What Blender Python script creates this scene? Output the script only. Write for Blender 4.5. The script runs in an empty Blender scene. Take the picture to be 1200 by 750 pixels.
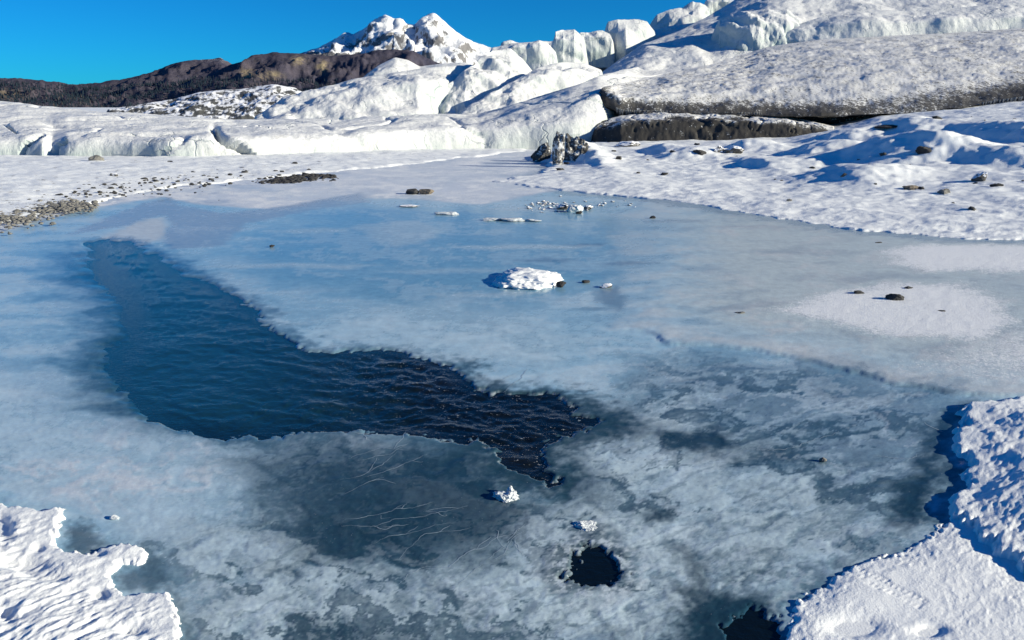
import bpy, math, random
import numpy as np
from mathutils import Vector

SC = bpy.context.scene
COL = SC.collection
R = math.radians

# ------------------------------------------------------------------ camera
H_CAM, PITCH, F = 1.8, R(16.1), 1200 * 26 / 36
cam = bpy.data.cameras.new('camera'); cam.lens = 26; cam.sensor_width = 36
cam.clip_start = 0.05; cam.clip_end = 40000
co = bpy.data.objects.new('camera', cam); COL.objects.link(co)
co.location = (0, 0, H_CAM); co.rotation_euler = (math.pi / 2 - PITCH, 0, 0)
SC.camera = co

# ------------------------------------------------------------------ sky, sun, exposure
SUN_AZ, SUN_EL = R(104), R(17.5)
w = bpy.data.worlds.new('World'); SC.world = w; w.use_nodes = True
nt = w.node_tree; nt.nodes.clear()
sky = nt.nodes.new('ShaderNodeTexSky'); sky.sky_type = 'NISHITA'; sky.sun_disc = False
sky.sun_elevation = SUN_EL; sky.sun_rotation = SUN_AZ
sky.altitude = 1500; sky.air_density = 1.0; sky.dust_density = 0.0; sky.ozone_density = 2.0
hs = nt.nodes.new('ShaderNodeHueSaturation'); hs.inputs['Saturation'].default_value = 1.1
tn = nt.nodes.new('ShaderNodeMix'); tn.data_type = 'RGBA'; tn.blend_type = 'MULTIPLY'; tn.inputs[0].default_value = 1
tn.inputs[7].default_value = (.03, .50, .98, 1)                 # clear, cold, deep blue winter air
bg = nt.nodes.new('ShaderNodeBackground'); bg.inputs['Strength'].default_value = 0.074
wo = nt.nodes.new('ShaderNodeOutputWorld')
nt.links.new(sky.outputs[0], hs.inputs['Color']); nt.links.new(hs.outputs[0], tn.inputs[6]); nt.links.new(tn.outputs[2], bg.inputs[0]); nt.links.new(bg.outputs[0], wo.inputs[0])
sl = bpy.data.lights.new('sun', 'SUN'); sl.energy = 5.0; sl.angle = R(0.5); sl.color = (1.0, 0.92, 0.72)
so = bpy.data.objects.new('sun', sl); COL.objects.link(so)
sdir = Vector((math.cos(SUN_EL) * math.sin(SUN_AZ), math.cos(SUN_EL) * math.cos(SUN_AZ), math.sin(SUN_EL)))
so.rotation_euler = sdir.to_track_quat('Z', 'Y').to_euler(); so.location = (30, -10, 20)
SC.view_settings.view_transform = 'Standard'; SC.view_settings.look = 'None'
SC.view_settings.gamma = 1.0; SC.view_settings.exposure = 0.66
SC.render.engine = 'CYCLES'
SC.cycles.use_denoising = True
SC.cycles.max_bounces = 5; SC.cycles.diffuse_bounces = 3; SC.cycles.glossy_bounces = 2

# ------------------------------------------------------------------ pixel <-> world
CP, SP = math.cos(PITCH), math.sin(PITCH)
def ray(px, py):
    a = np.asarray(px, float) - 600; b = 375 - np.asarray(py, float)
    return a, F * CP + b * SP, -F * SP + b * CP
def gp(px, py, z=0.0):
    x, y, zz = ray(px, py); t = (z - H_CAM) / zz
    return x * t, y * t
def at(px, py, Y):
    x, y, z = ray(px, py); t = Y / y
    return np.stack([x * t, y * t, H_CAM + z * t], -1)
def zline(py, Y):
    return at(600, py, Y)[..., 2]
def logc(x, y):                         # ground coordinates whose unit grows with distance
    y = np.maximum(y, 0.05)
    return np.stack([F * x / y, F * np.log(y)], -1)

def pxof(c):
    yy = c[:, 1] * CP - (c[:, 2] - H_CAM) * SP; return 600 + F * c[:, 0] / yy, 375 - F * (c[:, 1] * SP + (c[:, 2] - H_CAM) * CP) / yy

# ------------------------------------------------------------------ noise
_rng = np.random.RandomState(11)
_P = _rng.permutation(256); _P = np.concatenate([_P, _P, _P]).astype(np.int64)
_G = _rng.normal(size=(256, 3)); _G /= np.linalg.norm(_G, axis=1)[:, None]; _G = _G.astype(np.float32)
def perlin(p):
    p = np.asarray(p, np.float64)
    fl = np.floor(p); f = (p - fl).astype(np.float32); i = fl.astype(np.int64) & 255
    u = f * f * f * (f * (f * 6 - 15) + 10)
    res = 0
    for dx in (0, 1):
        wx = u[:, 0] if dx else 1 - u[:, 0]
        hx = _P[i[:, 0] + dx]
        for dy in (0, 1):
            wy = u[:, 1] if dy else 1 - u[:, 1]
            hy = _P[hx + i[:, 1] + dy]
            for dz in (0, 1):
                wz = u[:, 2] if dz else 1 - u[:, 2]
                g = _G[_P[hy + i[:, 2] + dz]]
                d = g[:, 0] * (f[:, 0] - dx) + g[:, 1] * (f[:, 1] - dy) + g[:, 2] * (f[:, 2] - dz)
                res = res + wx * wy * wz * d
    return res * 1.5
def P3(p, scale=1.0, seed=0.0):
    p = np.asarray(p, float)
    if p.shape[-1] == 2: p = np.concatenate([p, np.zeros((len(p), 1))], 1)
    return p / np.asarray(scale, float) + np.array([seed * 17.31, seed * 9.77, seed * 5.13 + .37])
def fbm(p, octv=4, gain=.5, lac=2.03):
    a, s, r = 1.0, 0.0, 0
    for k in range(octv):
        r = r + a * perlin(p); s += a; a *= gain; p = p * lac + 13.7
    return r / s
def ridged(p, octv=4, gain=.5, lac=2.1):
    a, s, r = 1.0, 0.0, 0
    for k in range(octv):
        r = r + a * (1 - np.abs(perlin(p)) * 2); s += a; a *= gain; p = p * lac + 7.1
    return r / s
def chisel(p, size, seed):
    """folded planes: creased, angular relief like broken ice"""
    rs = np.random.RandomState(seed); q = p / size + .2 * np.stack([fbm(P3(p, size * 1.8, seed + k), 3) for k in (1, 2, 3)], 1) * 2
    h = 0; tot = 0
    for k in range(6):
        d = rs.normal(size=3) * np.array([1, 1, .75]); d /= np.linalg.norm(d); f = 1.0 * 1.45 ** (k * .6); w = 1 / f
        u = q @ d * f * .8 + rs.rand() * 9; t = np.abs(u - np.floor(u) - .5) * 2
        h = h + w * (np.minimum(t * 1.6, 1) if k % 2 else t); tot += w
    return h / tot - .5
def sstep(a, b, x):
    t = np.clip((x - a) / (b - a), 0, 1); return t * t * (3 - 2 * t)
def sdf(pts, poly):                     # negative inside
    poly = np.asarray(poly, float); n = len(poly)
    d = np.full(len(pts), 1e18); ins = np.zeros(len(pts), bool)
    x, y = pts[:, 0], pts[:, 1]
    for k in range(n):
        a, b = poly[k], poly[(k + 1) % n]
        e = b - a; L = max(e @ e, 1e-9)
        t = np.clip(((x - a[0]) * e[0] + (y - a[1]) * e[1]) / L, 0, 1)
        d = np.minimum(d, (x - a[0] - t * e[0]) ** 2 + (y - a[1] - t * e[1]) ** 2)
        if a[1] != b[1]:
            c = ((a[1] > y) != (b[1] > y)) & (x < (b[0] - a[0]) * (y - a[1]) / (b[1] - a[1]) + a[0])
            ins ^= c
    d = np.sqrt(d); return np.where(ins, -d, d)
def lpoly(pxs, z=0.0):                  # pixel polygon -> ground log coordinates
    a = np.asarray(pxs, float); x, y = gp(a[:, 0], a[:, 1], z); return logc(x, y)

# ------------------------------------------------------------------ mesh helpers
def build(name, V, Fc, mat, parent=None, smooth=True, attrs=None):
    V = np.ascontiguousarray(V, np.float32); Fc = np.ascontiguousarray(Fc, np.int32)
    me = bpy.data.meshes.new(name); n, k = Fc.shape
    me.vertices.add(len(V)); me.vertices.foreach_set('co', V.ravel())
    me.loops.add(n * k); me.loops.foreach_set('vertex_index', Fc.ravel())
    me.polygons.add(n); me.polygons.foreach_set('loop_start', np.arange(0, n * k, k, dtype=np.int32))
    me.update(calc_edges=True)
    if smooth: me.polygons.foreach_set('use_smooth', np.ones(n, bool))
    for an, av in (attrs or {}).items():
        av = np.asarray(av, np.float32)
        if av.ndim == 1:
            me.attributes.new(an, 'FLOAT', 'POINT').data.foreach_set('value', av)
        else:
            c = np.ones((len(av), 4), np.float32); c[:, :3] = av
            me.attributes.new(an, 'FLOAT_COLOR', 'POINT').data.foreach_set('color', c.ravel())
    me.materials.append(mat); me.validate()
    o = bpy.data.objects.new(name, me); COL.objects.link(o)
    if parent: o.parent = parent
    return o
def gridfaces(nr, nc, keep=None, flip=False):
    i = np.arange(nr * nc).reshape(nr, nc)
    q = np.stack([i[:-1, :-1], i[:-1, 1:], i[1:, 1:], i[1:, :-1]], -1).reshape(-1, 4)
    if keep is not None:
        q = q[keep.reshape(-1)[q].any(1)]
    return q[:, ::-1] if flip else q
def compact(V, Fc, attrs):
    used = np.zeros(len(V), bool); used[Fc.ravel()] = True
    m = np.cumsum(used) - 1
    return V[used], m[Fc], {k: v[used] for k, v in attrs.items()}
def tag(o, label=None, cat=None, group=None, kind=None):
    if label: o['label'] = label
    if cat: o['category'] = cat
    if group: o['group'] = group
    if kind: o['kind'] = kind
    return o

# ------------------------------------------------------------------ materials
class M:
    def __init__(s, name):
        s.m = bpy.data.materials.new(name); s.m.use_nodes = True
        s.t = s.m.node_tree; s.b = s.t.nodes['Principled BSDF']
    def n(s, typ, **kw):
        nd = s.t.nodes.new('ShaderNode' + typ)
        for k, v in kw.items():
            if k.startswith('_'): setattr(nd, k[1:], v)
            else: s.put(nd.inputs[k.replace('__', ' ')], v)
        return nd
    def put(s, sock, v):
        if isinstance(v, bpy.types.NodeSocket): s.t.links.new(v, sock)
        elif isinstance(v, bpy.types.Node): s.t.links.new(v.outputs[0], sock)
        else:
            try: sock.default_value = v
            except Exception: sock.default_value = tuple(v) + (1,)
    def pos(s, scale=(1, 1, 1)):
        g = s.n('NewGeometry')
        mp = s.n('Mapping'); s.put(mp.inputs['Vector'], g.outputs['Position']); mp.inputs['Scale'].default_value = scale
        return mp.outputs[0]
    def noise(s, scale, detail=4, rough=.55, vec=None, dist=0):
        nd = s.n('TexNoise', Scale=scale, Detail=detail, Roughness=rough, Distortion=dist)
        s.put(nd.inputs['Vector'], vec or s.pos()); return nd.outputs['Fac']
    def ramp(s, fac, stops):
        nd = s.n('ValToRGB'); s.put(nd.inputs[0], fac); e = nd.color_ramp.elements
        while len(e) < len(stops): e.new(.5)
        for el, (p, c) in zip(e, stops):
            el.position = p; el.color = (c, c, c, 1) if isinstance(c, (int, float)) else tuple(c) + (1,)
        return nd.outputs[0]
    def mix(s, fac, a, b, mode='MIX'):
        nd = s.n('Mix'); nd.data_type = 'RGBA'; nd.blend_type = mode
        for sk, v in ((nd.inputs[0], fac), (nd.inputs[6], a), (nd.inputs[7], b)): s.put(sk, v)
        return nd.outputs[2]
    def math(s, op, a, b=0.0):
        nd = s.n('Math'); nd.operation = op; s.put(nd.inputs[0], a); s.put(nd.inputs[1], b); return nd.outputs[0]
    def attr(s, name, out='Fac'):
        nd = s.n('Attribute'); nd.attribute_name = name; return nd.outputs[out]
    def bump(s, h, strength, dist, prev=None):
        nd = s.n('Bump'); s.put(nd.inputs['Strength'], strength); nd.inputs['Distance'].default_value = dist
        s.put(nd.inputs['Height'], h)
        if prev is not None: s.put(nd.inputs['Normal'], prev)
        return nd.outputs[0]
    def fin(s, base, rough=.6, normal=None, ior=None, spec=None):
        s.put(s.b.inputs['Base Color'], base); s.put(s.b.inputs['Roughness'], rough)
        if normal is not None: s.put(s.b.inputs['Normal'], normal)
        if ior: s.b.inputs['IOR'].default_value = ior
        if spec is not None: s.put(s.b.inputs['Specular IOR Level'], spec)
        return s.m
    def up(s):
        g = s.n('NewGeometry'); x = s.n('SeparateXYZ'); s.put(x.inputs[0], g.outputs['Normal']); return x.outputs[2]

def mat_snow(name, fine=1.0, dirt=0.0, col=(.86, .885, .89)):
    m = M(name)
    n1 = m.noise(6 * fine, 5, .6); n2 = m.noise(45 * fine, 4, .65); n3 = m.noise(160 * fine, 2, .6)
    base = m.mix(m.ramp(n2, [(.25, 0), (.6, 1)]), [c * .86 for c in col], col)
    if dirt:
        d = m.ramp(m.noise(3.0, 6, .7), [(.60, 0), (.70, dirt)])
        base = m.mix(d, base, (.16, .15, .13))
    nb = m.bump(n3, .3, .005 / fine, m.bump(n2, .4, .015 / fine, m.bump(n1, .09, .05 / fine)))
    return m.fin(base, .55, nb, 1.31, .35)

def mat_glacier(name, green=.6, dirt=.3, streak=(1, 1, .12), sc=1.0, steep_dim=.55):
    m = M(name)
    big = m.noise(.35 * sc, 5, .6)
    st = m.noise(2.2 * sc, 6, .65, m.pos(streak))
    fine = m.noise(7 * sc, 5, .7)
    base = m.mix(m.ramp(fine, [(.3, 0), (.62, 1)]), (.58, .60, .61), (.78, .785, .78))
    steep = m.ramp(m.up(), [(.2, 1), (.85, 0)])          # ice on steep faces, rime on flatter ones; steep colour also dimmed against sun
    g = m.math('MULTIPLY', steep, m.ramp(big, [(.36, .15), (.62, 1)]))
    g = m.math('MULTIPLY', g, green)
    base = m.mix(m.math('MULTIPLY', steep, steep_dim), base, m.mix(fine, (.30, .32, .32), (.58, .60, .59)))  # steep faces darkened in the colour so sunlit ice does not blow out
    base = m.mix(g, base, (.34, .44, .43))
    d = m.ramp(m.noise(1.1 * sc, 8, .72, m.pos((1, 1, 1.6)), .6), [(.60, 0), (.72, dirt)])
    base = m.mix(d, base, (.20, .18, .15))
    d2 = m.ramp(m.noise(9 * sc, 4, .7), [(.66, 0), (.74, dirt)])
    base = m.mix(d2, base, (.16, .15, .13))
    vo = m.n('TexVoronoi'); vo.feature = 'DISTANCE_TO_EDGE'; m.put(vo.inputs['Scale'], .55 * sc)
    wv = m.n('VectorMath'); wv.operation = 'ADD'; nz = m.n('TexNoise', Scale=1.2, Detail=5); m.put(nz.inputs['Vector'], m.pos()); m.put(wv.inputs[0], m.pos((1, 1, .55))); m.put(wv.inputs[1], nz.outputs['Color']); m.put(vo.inputs['Vector'], wv.outputs[0])
    ck = m.math('MULTIPLY', m.ramp(vo.outputs['Distance'], [(0, 1), (.022, 0)]), m.ramp(m.noise(.5, 3), [(.45, 0), (.6, 1)]))
    base = m.mix(m.math('MULTIPLY', ck, .6), base, (.20, .26, .29))                # fracture lines in the ice
    nb = m.bump(fine, .4, .05 / sc, m.bump(st, .5, .13 / sc, m.bump(m.math('SUBTRACT', 1.0, ck), .5, .06)))
    return m.fin(base, .5, nb, 1.31, .4)

def mat_dirty(name, band=False, lo=0.0, hi=1.0):
    """ice sown with black grit; with band=True the attribute 'dirt' thickens it"""
    m = M(name)
    d1 = m.noise(2.6, 8, .8, m.pos((1.5, .45, 1.3)), .4); d2 = m.noise(8.5, 3, .8)
    sm = m.math('ADD', m.math('MULTIPLY', d1, .5), m.math('MULTIPLY', d2, .5))
    thr = m.math('ADD', sm, m.math('MULTIPLY', m.attr('dirt'), .19))
    k = m.ramp(thr, [(.55, 0), (.60, 1)])
    k = m.math('MULTIPLY', k, m.ramp(m.attr('dirt'), [(0, .78), (1, .97)]))
    base = m.mix(m.ramp(m.noise(1.2, 4), [(.35, 0), (.65, 1)]), (.64, .64, .62), (.78, .78, .77))
    base = m.mix(k, base, m.mix(d2, (.010, .010, .010), (.040, .036, .032)))
    nb = m.bump(sm, .4, .05)
    return m.fin(base, m.ramp(k, [(0, .5), (1, .8)]), nb, 1.31, .35)

def mat_rock(name, a, b, snow=0.0, scale=9):
    m = M(name)
    n = m.noise(scale, 8, .7); n2 = m.noise(scale * 5, 4, .7)
    base = m.mix(m.ramp(n, [(.3, 0), (.7, 1)]), a, b)
    base = m.mix(m.math('MULTIPLY', n2, .5), base, [x * .4 for x in a])
    if snow:
        s = m.math('ADD', m.up(), m.math('MULTIPLY', m.math('SUBTRACT', n, .5), 2.2))
        base = m.mix(m.ramp(s, [(1 - snow, 0), (1 - snow + .14, 1)]), base, (.82, .84, .88))
    return m.fin(base, .85, m.bump(n2, .5, .02, m.bump(n, .6, .05)))

def mat_pond():
    m = M('pond_ice')
    col = m.attr('col', 'Color'); fr = m.attr('frost')
    n1 = m.noise(9, 6, .65); n2 = m.noise(60, 4, .7); n3 = m.noise(220, 2, .5)
    v = m.math('ADD', m.math('MULTIPLY', n1, .7), m.math('MULTIPLY', n2, .5))
    base = m.mix(1.0, col, m.ramp(v, [(.35, .78), (.85, 1.2)]), 'MULTIPLY')
    # little frost flowers / bubbles frozen in
    sp = m.ramp(m.noise(85, 3, .6), [(.68, 0), (.74, 1)])
    sp = m.math('MULTIPLY', sp, m.ramp(m.noise(2.3, 4, .6), [(.45, 0), (.62, .75)]))
    base = m.mix(sp, base, (.62, .66, .70))
    gr = m.math('ADD', m.math('MULTIPLY', n2, .55), m.math('MULTIPLY', m.noise(24, 5, .7), .45))
    fs = m.ramp(m.math('ADD', fr, m.math('MULTIPLY', m.math('SUBTRACT', gr, .5), 2.6)), [(.42, 0), (.72, 1)])
    fs = m.math('MULTIPLY', fs, m.ramp(fr, [(0, 0), (.12, 1)]))
    base = m.mix(fs, base, m.mix(n3, (.66, .69, .72), (.86, .88, .90)))
    rg = m.math('ADD', m.attr('rough'), m.math('MULTIPLY', m.math('SUBTRACT', n1, .5), .18))
    rg = m.mix(fs, rg, (.7, .7, .7))
    nb = m.bump(n3, m.math('MULTIPLY', fs, .7), .006, m.bump(n2, m.math('ADD', m.math('MULTIPLY', fr, .6), .02), .010, m.bump(n1, .05, .012)))
    return m.fin(base, rg, nb, 1.31)

def mat_water():
    m = M('stream_water')
    fo = m.attr('foam')
    n1 = m.noise(26, 4, .6, m.pos((1, 1.5, 1)), .5); n2 = m.noise(90, 4, .65, dist=.5)
    f = m.math('MULTIPLY', fo, m.ramp(m.math('ADD', m.math('MULTIPLY', n1, .45), m.math('MULTIPLY', n2, .55)), [(.60, 0), (.64, 1)]))
    base = m.mix(m.attr('blue'), (.0030, .006, .008), (.007, .042, .070))  # blue sky reflection painted into the water's base colour
    base = m.mix(m.math('MULTIPLY', fo, m.ramp(m.noise(2.6, 4), [(.5, 0), (.75, .5)])), base, (.030, .026, .014))
    base = m.mix(f, base, (.55, .58, .58))
    nb = m.bump(n2, .12, .008, m.bump(n1, .14, .03))
    return m.fin(base, m.ramp(f, [(0, .06), (1, .6)]), nb, 1.33)

MSNOW = mat_snow('snow', 1.0); MSNOWN = mat_snow('snow_crust', 2.4)
MFIELD = mat_snow('wind_packed_snow', .8); MSHORE = mat_snow('shore_snow', .8, .8)
MGL = mat_glacier('glacier_ice', steep_dim=.85); MGREEN = mat_glacier('bare_green_ice', 1.0, .2)
MSER = mat_glacier('serac_ice', .7, .15); MSMOOTH = mat_glacier('rimed_ice', .5, .35, (1, 1, .5))
MDIRTY = mat_dirty('gritty_ice')
MPOND = mat_pond(); MWATER = mat_water()
MROCK_D = mat_rock('dark_rock', (.02, .02, .022), (.07, .07, .07))
MROCK_G = mat_rock('grey_rock', (.13, .13, .12), (.30, .29, .27))
MROCK_B = mat_rock('brown_rock', (.12, .10, .08), (.26, .22, .17))
MROCK_S = mat_rock('snowy_rock', (.05, .05, .05), (.16, .15, .14), .62)
MMORAINE = mat_rock('moraine_rubble', (.045, .05, .055), (.15, .15, .14), .17, .5)
def mat_icechip():
    m = M('ice_chip'); n = m.noise(14, 5, .6)
    return m.fin(m.mix(n, (.42, .47, .50), (.72, .75, .77)), .3, m.bump(n, .6, .03), 1.31)
MCHIP = mat_icechip()
def mat_plain(name, c, rough=.8):
    m = M(name); n = m.noise(5, 4)
    return m.fin(m.mix(n, [x * .7 for x in c], [x * 1.2 for x in c]), rough)
MCRACK = mat_plain('crack_frost', (.36, .45, .52), .5)

# ------------------------------------------------------------------ ground sheet
xs = np.concatenate([-np.geomspace(12000, 60, 24), np.linspace(-50, 50, 21), np.geomspace(60, 12000, 24)])
ys = np.concatenate([np.linspace(-60, 60, 25), np.geomspace(70, 14000, 30)])
X, Y = np.meshgrid(xs, ys); Z = np.full(X.shape, -0.6)
tag(build('ground', np.stack([X, Y, Z], -1).reshape(-1, 3), gridfaces(*X.shape), MFIELD), kind='structure')

# ------------------------------------------------------------------ frozen pond
pxs = np.concatenate([np.arange(-700, -20, 12), np.arange(-20, 1220, 2.0), np.arange(1220, 1900, 12)])
pys = np.concatenate([np.arange(166, 260, 1.0), np.arange(260, 752, 1.5), np.arange(752, 1150, 10)])
PX, PY = np.meshgrid(pxs, pys)
gx, gy = gp(PX.ravel(), PY.ravel())
L0 = logc(gx, gy)
wn = np.stack([fbm(P3(L0, 70, 1), 5, .55), fbm(P3(L0, 70, 2), 5, .55)], -1)
wf = np.stack([fbm(P3(L0, 16, 3), 4, .6), fbm(P3(L0, 16, 4), 4, .6)], -1)
def pmask(poly, soft=20, warp=40, wfine=10):
    return sstep(soft, -soft, sdf(L0 + wn * warp + wf * wfine, lpoly(poly)))
streak = fbm(P3(L0 * np.array([1, 1.7]) + wn * 60, 90, 5), 6, .58)
mott = fbm(P3(L0 + wn * 90, 55, 6), 6, .6)
blot = fbm(P3(L0 + wn * 40, 160, 8), 4, .5)
N = len(L0)
col = np.zeros((N, 3)); col[:] = (.32, .50, .62)
rough = np.full(N, .30); frost = np.zeros(N)
def lay(mask, c, r=None, fr=None):
    global col, rough, frost
    mk = np.clip(mask, 0, 1)[:, None]
    col = col * (1 - mk) + np.asarray(c) * mk
    if r is not None: rough = rough * (1 - mk[:, 0]) + r * mk[:, 0]
    if fr is not None: frost = frost * (1 - mk[:, 0]) + fr * mk[:, 0]
ppy = PY.ravel(); ppx = PX.ravel()
lay(sstep(-.10, .30, streak) * .75, (.45, .58, .66), .34)
lay(sstep(.05, -.35, streak) * .42, (.15, .30, .42), .2)
# far, snow-dusted ice
far = pmask([(-700, 330), (-100, 290), (0, 272), (100, 246), (190, 231), (235, 240), (330, 246), (420, 232), (500, 234), (560, 240), (640, 226), (720, 215), (720, 134), (-700, 134)], 10, 14, 6)
lay(far * .95, (.58, .63, .70), .5); frost = np.maximum(frost, far * np.clip(.50 + .8 * mott + .4 * wf[:, 0], 0, .9)); lay(far * sstep(.02, -.3, streak) * .6, (.34, .42, .52), .4)
lay(pmask([(110, 284), (150, 262), (190, 254), (198, 268), (188, 282), (160, 290)], 8, 22, 10) * .8, (.50, .55, .60), .45, .35)
lay(pmask([(80, 276), (150, 246), (197, 231), (215, 242), (260, 250), (330, 242), (420, 226), (430, 236), (340, 252), (290, 262), (265, 288), (200, 292), (190, 278), (203, 262), (190, 252), (140, 266)], 7, 12, 8) * .85, (.27, .33, .40), .24, .0)
# clear blue middle, glazed
lay(pmask([(275, 298), (300, 270), (400, 238), (520, 246), (650, 240), (760, 262), (720, 330), (560, 380), (400, 350), (300, 330)], 60, 50, 14) * .8, (.14, .31, .43), .12, 0)
lay(pmask([(420, 265), (480, 258), (520, 270), (500, 285), (470, 290), (440, 280)], 14, 34, 14) * .4, (.46, .54, .58), .3)  # pale glare of the reflected glacier, painted into the ice colour
# grey bubbly ledge on the right (a thicker, older sheet)
LEDGE = [(690, 372), (720, 385), (760, 388), (785, 404), (830, 406), (880, 410), (930, 420), (1000, 437), (1060, 452), (1110, 461), (1200, 466), (1500, 480), (1900, 520), (1900, 150), (1000, 150), (740, 244), (700, 262), (720, 300), (700, 340)]
sl_ = sdf(L0 + wn * 18 + wf * 5, lpoly(LEDGE)); ledge = sstep(5, -5, sl_)
lsoft = sstep(0, -160, sl_)
lf = sstep(660, 900, ppx + 120 * streak)
lay(ledge * (.35 * lf + .6 * lsoft) * (.25 + .75 * lf), (.46, .53, .54), .40, .06)
lay(lf * ledge * sstep(.0, .35, mott) * .5, (.55, .56, .57), .45, .1)
lay(ledge * sstep(.05, -.4, streak) * .5 * lsoft, (.24, .29, .33), .25)
lay(lf * sstep(0, -14, sl_) * sstep(-60, -14, sl_) * .6, (.56, .57, .57), .45, .1)
# frosted patches
def patchy(poly, soft, c=(.66, .68, .71), lo=-.35, hi=.35, k=1.0, warp=30, wfine=16):
    global frost
    m_ = pmask(poly, soft, warp, wfine)
    m_ = sstep(lo, hi, m_ - .5 + .25 * mott + .25 * wf[:, 0]) * sstep(0, .15, m_)
    lay(m_ * k * .35, c, .6); frost = np.maximum(frost, 1.0 * k * pmask(poly, soft * 2.8, warp, wfine)); return m_
patchy([(915, 366), (960, 345), (1040, 335), (1120, 333), (1165, 350), (1190, 380), (1160, 395), (1140, 400), (1060, 395), (980, 382)], 22)
patchy([(1035, 296), (1080, 288), (1200, 288), (1500, 292), (1500, 330), (1200, 320), (1080, 318), (1050, 308)], 20)
patchy([(1080, 430), (1120, 410), (1200, 385), (1400, 380), (1400, 450), (1200, 450), (1130, 440)], 50, k=.7)
# near, darker, mottled ice
near = pmask([(300, 515), (520, 520), (700, 480), (800, 420), (1000, 445), (1110, 470), (1100, 560), (1090, 640), (960, 700), (880, 800), (600, 1100), (230, 1100), (220, 690), (180, 640), (330, 590)], 80, 70, 20)
lay(near * .9, (.055, .105, .142), .14, 0)
wsp = fbm(P3(L0 + wn * 150 + wf * 30, 110, 9), 7, .62); vein = ridged(P3(L0 + wn * 80 + wf * 12, 70, 10), 5, .6)
lay(near * sstep(-.10, .26, mott) * .62, (.20, .32, .40), .28)
lay(near * sstep(-.02, .22, wsp) * .66, (.36, .47, .53), .32)
lay(near * sstep(.02, .30, streak) * .4, (.27, .35, .44), .3)
lay(near * sstep(.72, .90, vein) * sstep(-.2, .2, blot) * .45, (.46, .52, .56), .36)
lay(near * sstep(-.20, .30, blot + .5 * wsp) * .35, (.40, .51, .57), .3)
lay(near * sstep(-.10, -.34, wsp) * .6, (.022, .052, .080), .12)
fin1 = ridged(P3(L0 + wf * 10, 16, 14), 4, .6); fin2 = fbm(P3(L0 * np.array([1, 1.4]) + wf * 8, 7, 15), 4, .65)
lay(near * sstep(.60, .85, fin1) * sstep(-.15, .25, mott + .5 * blot) * .25, (.50, .58, .62), .4)
lay(near * sstep(.10, .32, fin2) * sstep(-.05, .25, wsp) * .35, (.55, .62, .65), .4)
lay(near * sstep(.08, .35, -fin2) * .25, (.03, .065, .09), .12)
lay(pmask([(760, 425), (1000, 448), (1100, 470), (1080, 560), (900, 530), (760, 500)], 60, 60, 15) * .5, (.24, .33, .40), .22)
# left: paler sheet below the open water
lay(pmask([(-600, 470), (0, 430), (120, 450), (165, 500), (330, 520), (300, 590), (180, 640), (90, 600), (0, 570), (-600, 600)], 50, 60, 16) * .7, (.44, .57, .65), .32, .05)
lay(pmask([(-600, 500), (0, 520), (150, 500), (260, 520), (270, 560), (120, 600), (0, 560)], 40, 70, 30) * sstep(-.1, .3, mott) * .7, (.60, .63, .67), .45, .25)
lay(pmask([(370, 395), (420, 370), (520, 350), (620, 370), (690, 400), (620, 430), (545, 420), (440, 408)], 40, 50, 14) * .6, (.44, .58, .66), .34, .05)
# swirled white slush round the small hole
for poly, k in (([(590, 690), (640, 600), (690, 590), (760, 600), (830, 620), (820, 700), (770, 750), (640, 745)], .8),
                ([(700, 500), (800, 470), (860, 520), (850, 560), (760, 600), (690, 570), (660, 530)], .65),
                ([(830, 560), (960, 560), (1000, 620), (900, 680), (820, 640)], .6),
                ([(380, 690), (400, 655), (430, 690), (440, 715), (400, 712)], .7), ([(210, 620), (330, 600), (420, 660), (430, 760), (240, 760)], .55), ([(420, 700), (560, 660), (620, 700), (600, 780), (430, 780)], .55),
                ([(230, 700), (330, 680), (390, 720), (390, 800), (240, 800)], .5)):
    lay(pmask(poly, 55, 80, 26) * sstep(-.45, .18, mott + .35 * wf[:, 1]) * min(1, k * 1.25), (.52, .60, .62), .38, .08)
lay(pmask([(840, 530), (866, 530), (850, 548), (800, 562), (785, 550)], 6, 14, 8) * .6, (.56, .63, .66), .4, .1)
# refrozen plates: crisp edges, some clear and dark, some milky
fl_ = L0 @ np.array([[.86, .5], [-.5, .86]]) * np.array([.55, 1.25])
pl1 = fbm(P3(fl_ + wn * 130 + wf * 26, 95, 16), 6, .55); pl2 = fbm(P3(fl_ + wn * 120 + wf * 18, 70, 17), 6, .55)
lay(near * sstep(.05, .15, pl1) * (.88 - 1.2 * np.clip(pl1 - .12, 0, .3)), (.030, .075, .110), .10, 0)
lay(near * sstep(.12, .21, pl2) * .38, (.56, .63, .67), .34)
lay(near * sstep(.03, .0, np.abs(pl2 - .17)) * sstep(-.1, .2, wf[:, 0]) * .22, (.62, .69, .72), .36)
edge2 = sstep(.05, .0, np.abs(pl1 + .16)); lay(near * edge2 * sstep(.0, .25, wf[:, 1]) * .35, (.04, .09, .12), .12)
lay((1 - near) * (1 - ledge) * sstep(.14, .18, pl2) * .22, (.52, .62, .68), .3)
lay((1 - near) * (1 - ledge) * sstep(.14, .19, pl1) * sstep(300, 380, ppy) * .25, (.13, .28, .38), .16)
# drawn-out milky streaks that follow the old current
cu = (L0 @ np.array([[.80, -.60], [.60, .80]])) * np.array([.20, 1.3]); st1 = fbm(P3(cu + wn * 70 + wf * 8, 46, 18), 5, .55); st2 = fbm(P3(cu * np.array([1, 2.2]) + wn * 90, 40, 19), 5, .55)
lay(near * sstep(.06, .26, st1) * .42, (.50, .61, .67), .3)
lay(near * sstep(.10, .30, -st2) * .40, (.035, .085, .125), .1)
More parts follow.
